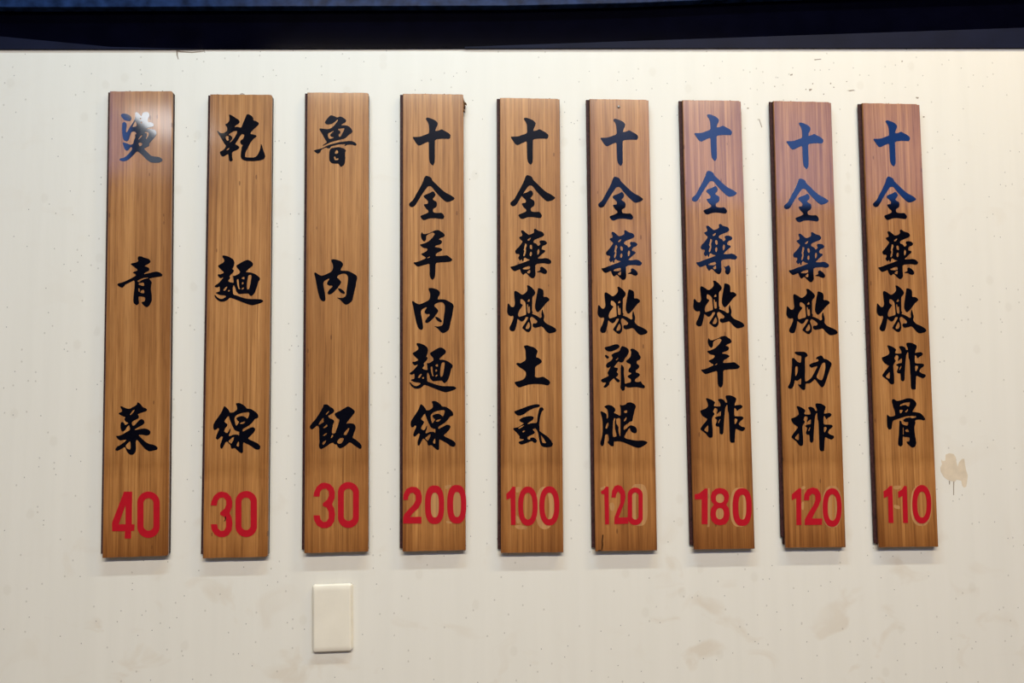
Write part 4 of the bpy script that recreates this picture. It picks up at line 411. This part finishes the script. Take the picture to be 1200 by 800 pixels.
# corner cuts (mm): top right, bottom right, bottom left, step kind
CUT = [(3.0, 2.6, 3.5, 4.0), (3.2, 2.6, 4.5, 3.2), (3.6, 2.2, 2.0, 1.0), (3.0, 1.8, .6, .5), (3.6, 1.2, .5, .4), (4.2, 1.4, .5, .4), (3.6, 1.4, .5, .4), (4.6, 1.6, .5, .4), (5.6, 1.6, .5, .4)]
glyph_mesh = {n: sheet('character', sh, 0.00035) for n, sh in GLYPHS.items()}
for me in glyph_mesh.values(): me.materials.append(M_INK)
rnd = random.Random(5)
for b, (bx, bz, tilt) in enumerate(BOARDS):
    root = empty('menu_board', (bx, 0, EYE + bz), f'tall bamboo menu board reading {TEXT[b]} priced {PRICE[b]}, {WHERE[b]}', 'menu board',
                 'menu boards hung in a row on the cream wall', (0, -tilt, 0))
    hx, hz = W / 2, H / 2
    tr1, tr2, br1, br2 = (c / 1000 for c in CUT[b])
    ol = [(-hx, -hz + .0006)]
    k = 14                                    # slightly ragged sawn bottom and top edges
    for i in range(k + 1):
        x = -hx + .0008 + (W - .0008 - br1) * i / k
        ol.append((x, -hz + rnd.uniform(-.00025, .0003)))
    ol += [(hx - br1 * .3, -hz + br2 * .35), (hx, -hz + br2)]
    if b < 4: ol += [(hx, hz - tr2), (hx - tr1 * .3, hz - tr2 * .35), (hx - tr1, hz - .0001)]
    else: ol += [(hx, hz - tr2), (hx - tr1 * .8, hz - tr2 * .8), (hx - tr1, hz - .0001)]
    for i in range(1, k):
        ol.append((hx - tr1 - (W - tr1) * i / k, hz + rnd.uniform(-.0003, .0003)))
    ol.append((-hx, hz))
    v, f = prism(ol, -T, -T + FACE, 0.0007)
    mesh('panel', v, f, M_WOOD, root)
    v, f = prism([(-hx + .0012, -hz + .0035), (hx - .0004, -hz + .0035), (hx - .0004, hz - tr2), (hx - tr1, hz + .0011), (-hx + .0006, hz + .0011)], -T + FACE, -0.0002)
    mesh('core', v, f, M_CORE, root)
    tl = (0.0065, 0.0065, 0.0052, 0.0052, .0062, .0055, .0075, .0185, .0062)[b]
    tw = 0.0056
    v, f = prism([(-hx - tw, -hz + tl), (-hx + .002, -hz + tl - .0006), (-hx + .002, hz + .0004), (-hx - tw, hz + .0006)], -T + FACE + .0018, -0.0028, 0.0006)
    mesh('tongue', v, f, M_TONGUE, root)
    if b == 7:
        v, f = prism([(-hx - .0022, -hz + .006), (-hx + .002, -hz + .005), (-hx + .002, -hz + .0185), (-hx - .0022, -hz + .0185)], -T + FACE + .0018, -0.0028, 0.0004)
        mesh('tongue_stub', v, f, M_CORE, root)
    for n, px, pz, kx, kz in PLACES[b]:
        o = link(bpy.data.objects.new('character', glyph_mesh[n]), root)
        o.location = (px / 1e4, -T - 0.00002, pz / 1e4); o.scale = (kx, 1, kz)
    for n, loops in DIGITS[b]:
        me = sheet('price_digit', [loops], 0.0003, rounded=False); me.materials.append(M_RED)
        o = link(bpy.data.objects.new('price_digit', me), root); o.location = (0, -T - 0.00012 - 0.00004 * len([c for c in root.children if c.name.startswith('price_digit')]), 0)
    if GHOSTS[b]:
        for gi, gs in enumerate(GHOSTS[b]):
            me = sheet('old_price_mark', [gs], 0.00004, rounded=True); me.materials.append(M_GHOST)
            o = link(bpy.data.objects.new('old_price_mark', me), root); o.location = (0, -T - 0.00001 - 0.00001 * gi, 0)
            o['label'] = 'pale unfaded patch where an older price figure was'
    def on_board(name, pts, mat, th=.0001, lab=None):
        me = sheet(name, [[[q * 1e4 for p_ in pts for q in p_]]], th, rounded=False); me.materials.append(mat)
        o = link(bpy.data.objects.new(name, me), root); o.location = (0, -T - 0.0004, 0)
        if lab: o['label'] = lab
    if b == 5:
        # domed nail head under the top edge and the split in the foot
        vv, ff = [], []
        for r_, y in ((.0026, 0), (.0026, -.0006), (.0019, -.0014), (.0009, -.0018)):
            vv += [(r_ * math.cos(a * math.pi / 6), y, r_ * math.sin(a * math.pi / 6)) for a in range(12)]
        for q in range(3):
            for a in range(12): ff.append((q * 12 + a, q * 12 + (a + 1) % 12, q * 12 + 12 + (a + 1) % 12, q * 12 + 12 + a))
        ff.append(tuple(range(36, 48)))
        o = mesh('nail', vv, ff, M_METAL, root); o.location = (-0.0008, -T, hz - 0.0145)
        on_board('crack', [(-.0425, -hz + .029), (-.0405, -hz + .029), (-.0418, -hz + .018), (-.0415, -hz + .011), (-.0430, -hz + .003), (-.0446, -hz + .003), (-.0436, -hz + .011), (-.0436, -hz + .018)], M_CRACK)
        on_board('crack', [(-.0520, -hz + .0022), (-.0500, -hz + .0006), (-.0440, -hz + .0010), (-.0460, -hz + .0026)], M_CRACK)
    if b == 1:
        v, f = prism([(-.0035, 0), (.0035, 0), (.004, .0016), (.001, .0034), (-.002, .0030), (-.0042, .0014)], -.006, .004, .0005)
        o = mesh('nail', v, f, M_METAL, root); o.location = (0.0015, -T + .006, hz - .0006)
        on_board('crack', [(-.018, -.3395), (-.0165, -.3395), (-.0162, -.344), (-.0178, -.3472), (-.020, -.3480), (-.0182, -.3452)], M_CRACK)
    if b == 3:
        for q in range(9):
            zz = hz - .006 - q * .0028
            ln = rnd.uniform(.0015, .0055) * (1.25 if 2 < q < 7 else .7)
            v, f = prism([(0, -.0014), (ln, -.0026 - rnd.random() * .002), (ln * .8, -.0006), (0, .0016)], -.004, .003, .0003)
            o = mesh('splinter', v, f, M_FRAY, root); o.location = (hx - .0008, -T + .005, zz)
    # crumbs and splinters standing on the sawn top edge
    for q in range((3, 1, 0, 5, 2, 2, 4, 3, 3)[b]):
        xx = rnd.uniform(-hx * .8, hx * .7); s = rnd.uniform(.0006, .0014)
        v, f = prism([(-s, -.0004), (s, -.0004), (s * .4, s * .9), (-s * .7, s * .6)], -.001, .001, .0001)
        o = mesh('splinter', v, f, M_FRAY, root); o.location = (xx, -T + .002, hz)

# ------------------------------------------------------------------ blank ivory wall plate
def rounded(x0, x1, z0, z1, r, n=6):
    out = []
    for cx, cz, a0 in ((x1 - r, z0 + r, -90), (x1 - r, z1 - r, 0), (x0 + r, z1 - r, 90), (x0 + r, z0 + r, 180)):
        for i in range(n + 1):
            a = math.radians(a0 + 90 * i / n); out.append((cx + r * math.cos(a), cz + r * math.sin(a)))
    return out
PX, PZ = -0.2508, -0.3800
pw, ph = 0.0335, 0.0568
root = empty('wall_plate', (PX, 0, EYE + PZ), 'blank ivory plastic wall plate screwed under the board priced 30', 'wall plate', None, (0, math.radians(-0.9), 0))
v, f = prism(rounded(-pw + .001, pw + .0016, -ph + .0018, ph - .002, .003), -0.0028, -0.0001, 0.0005)
mesh('back_plate', v, f, M_PLATE, root)
rings = [(0.0, -0.0028), (0.0, -0.0058), (0.0006, -0.0074), (0.0018, -0.0084)]
vv, ff = [], []
for ins, y in rings:
    vv += [(x, y, z) for x, z in rounded(-pw + ins, pw - ins, -ph + ins, ph - ins, .0045 - ins * .5)]
n = 28
# the ends roll back to a crowned face, like a pillow
for ins, insz, y in ((0.0030, 0.0062, -0.0093), (0.0042, 0.0105, -0.0097)):
    vv += [(x, y, z) for x, z in rounded(-pw + ins, pw - ins, -ph + insz, ph - insz, .003)]
for q in range(5):
    for a in range(n): ff.append((q * n + a, (q + 1) * n + a, (q + 1) * n + (a + 1) % n, q * n + (a + 1) % n)[::-1])
ff.append(tuple(range(5 * n, 6 * n)))
o = mesh('cover', vv, ff, M_PLATE, root, smooth=True)
md = o.modifiers.new('w', 'WEIGHTED_NORMAL')
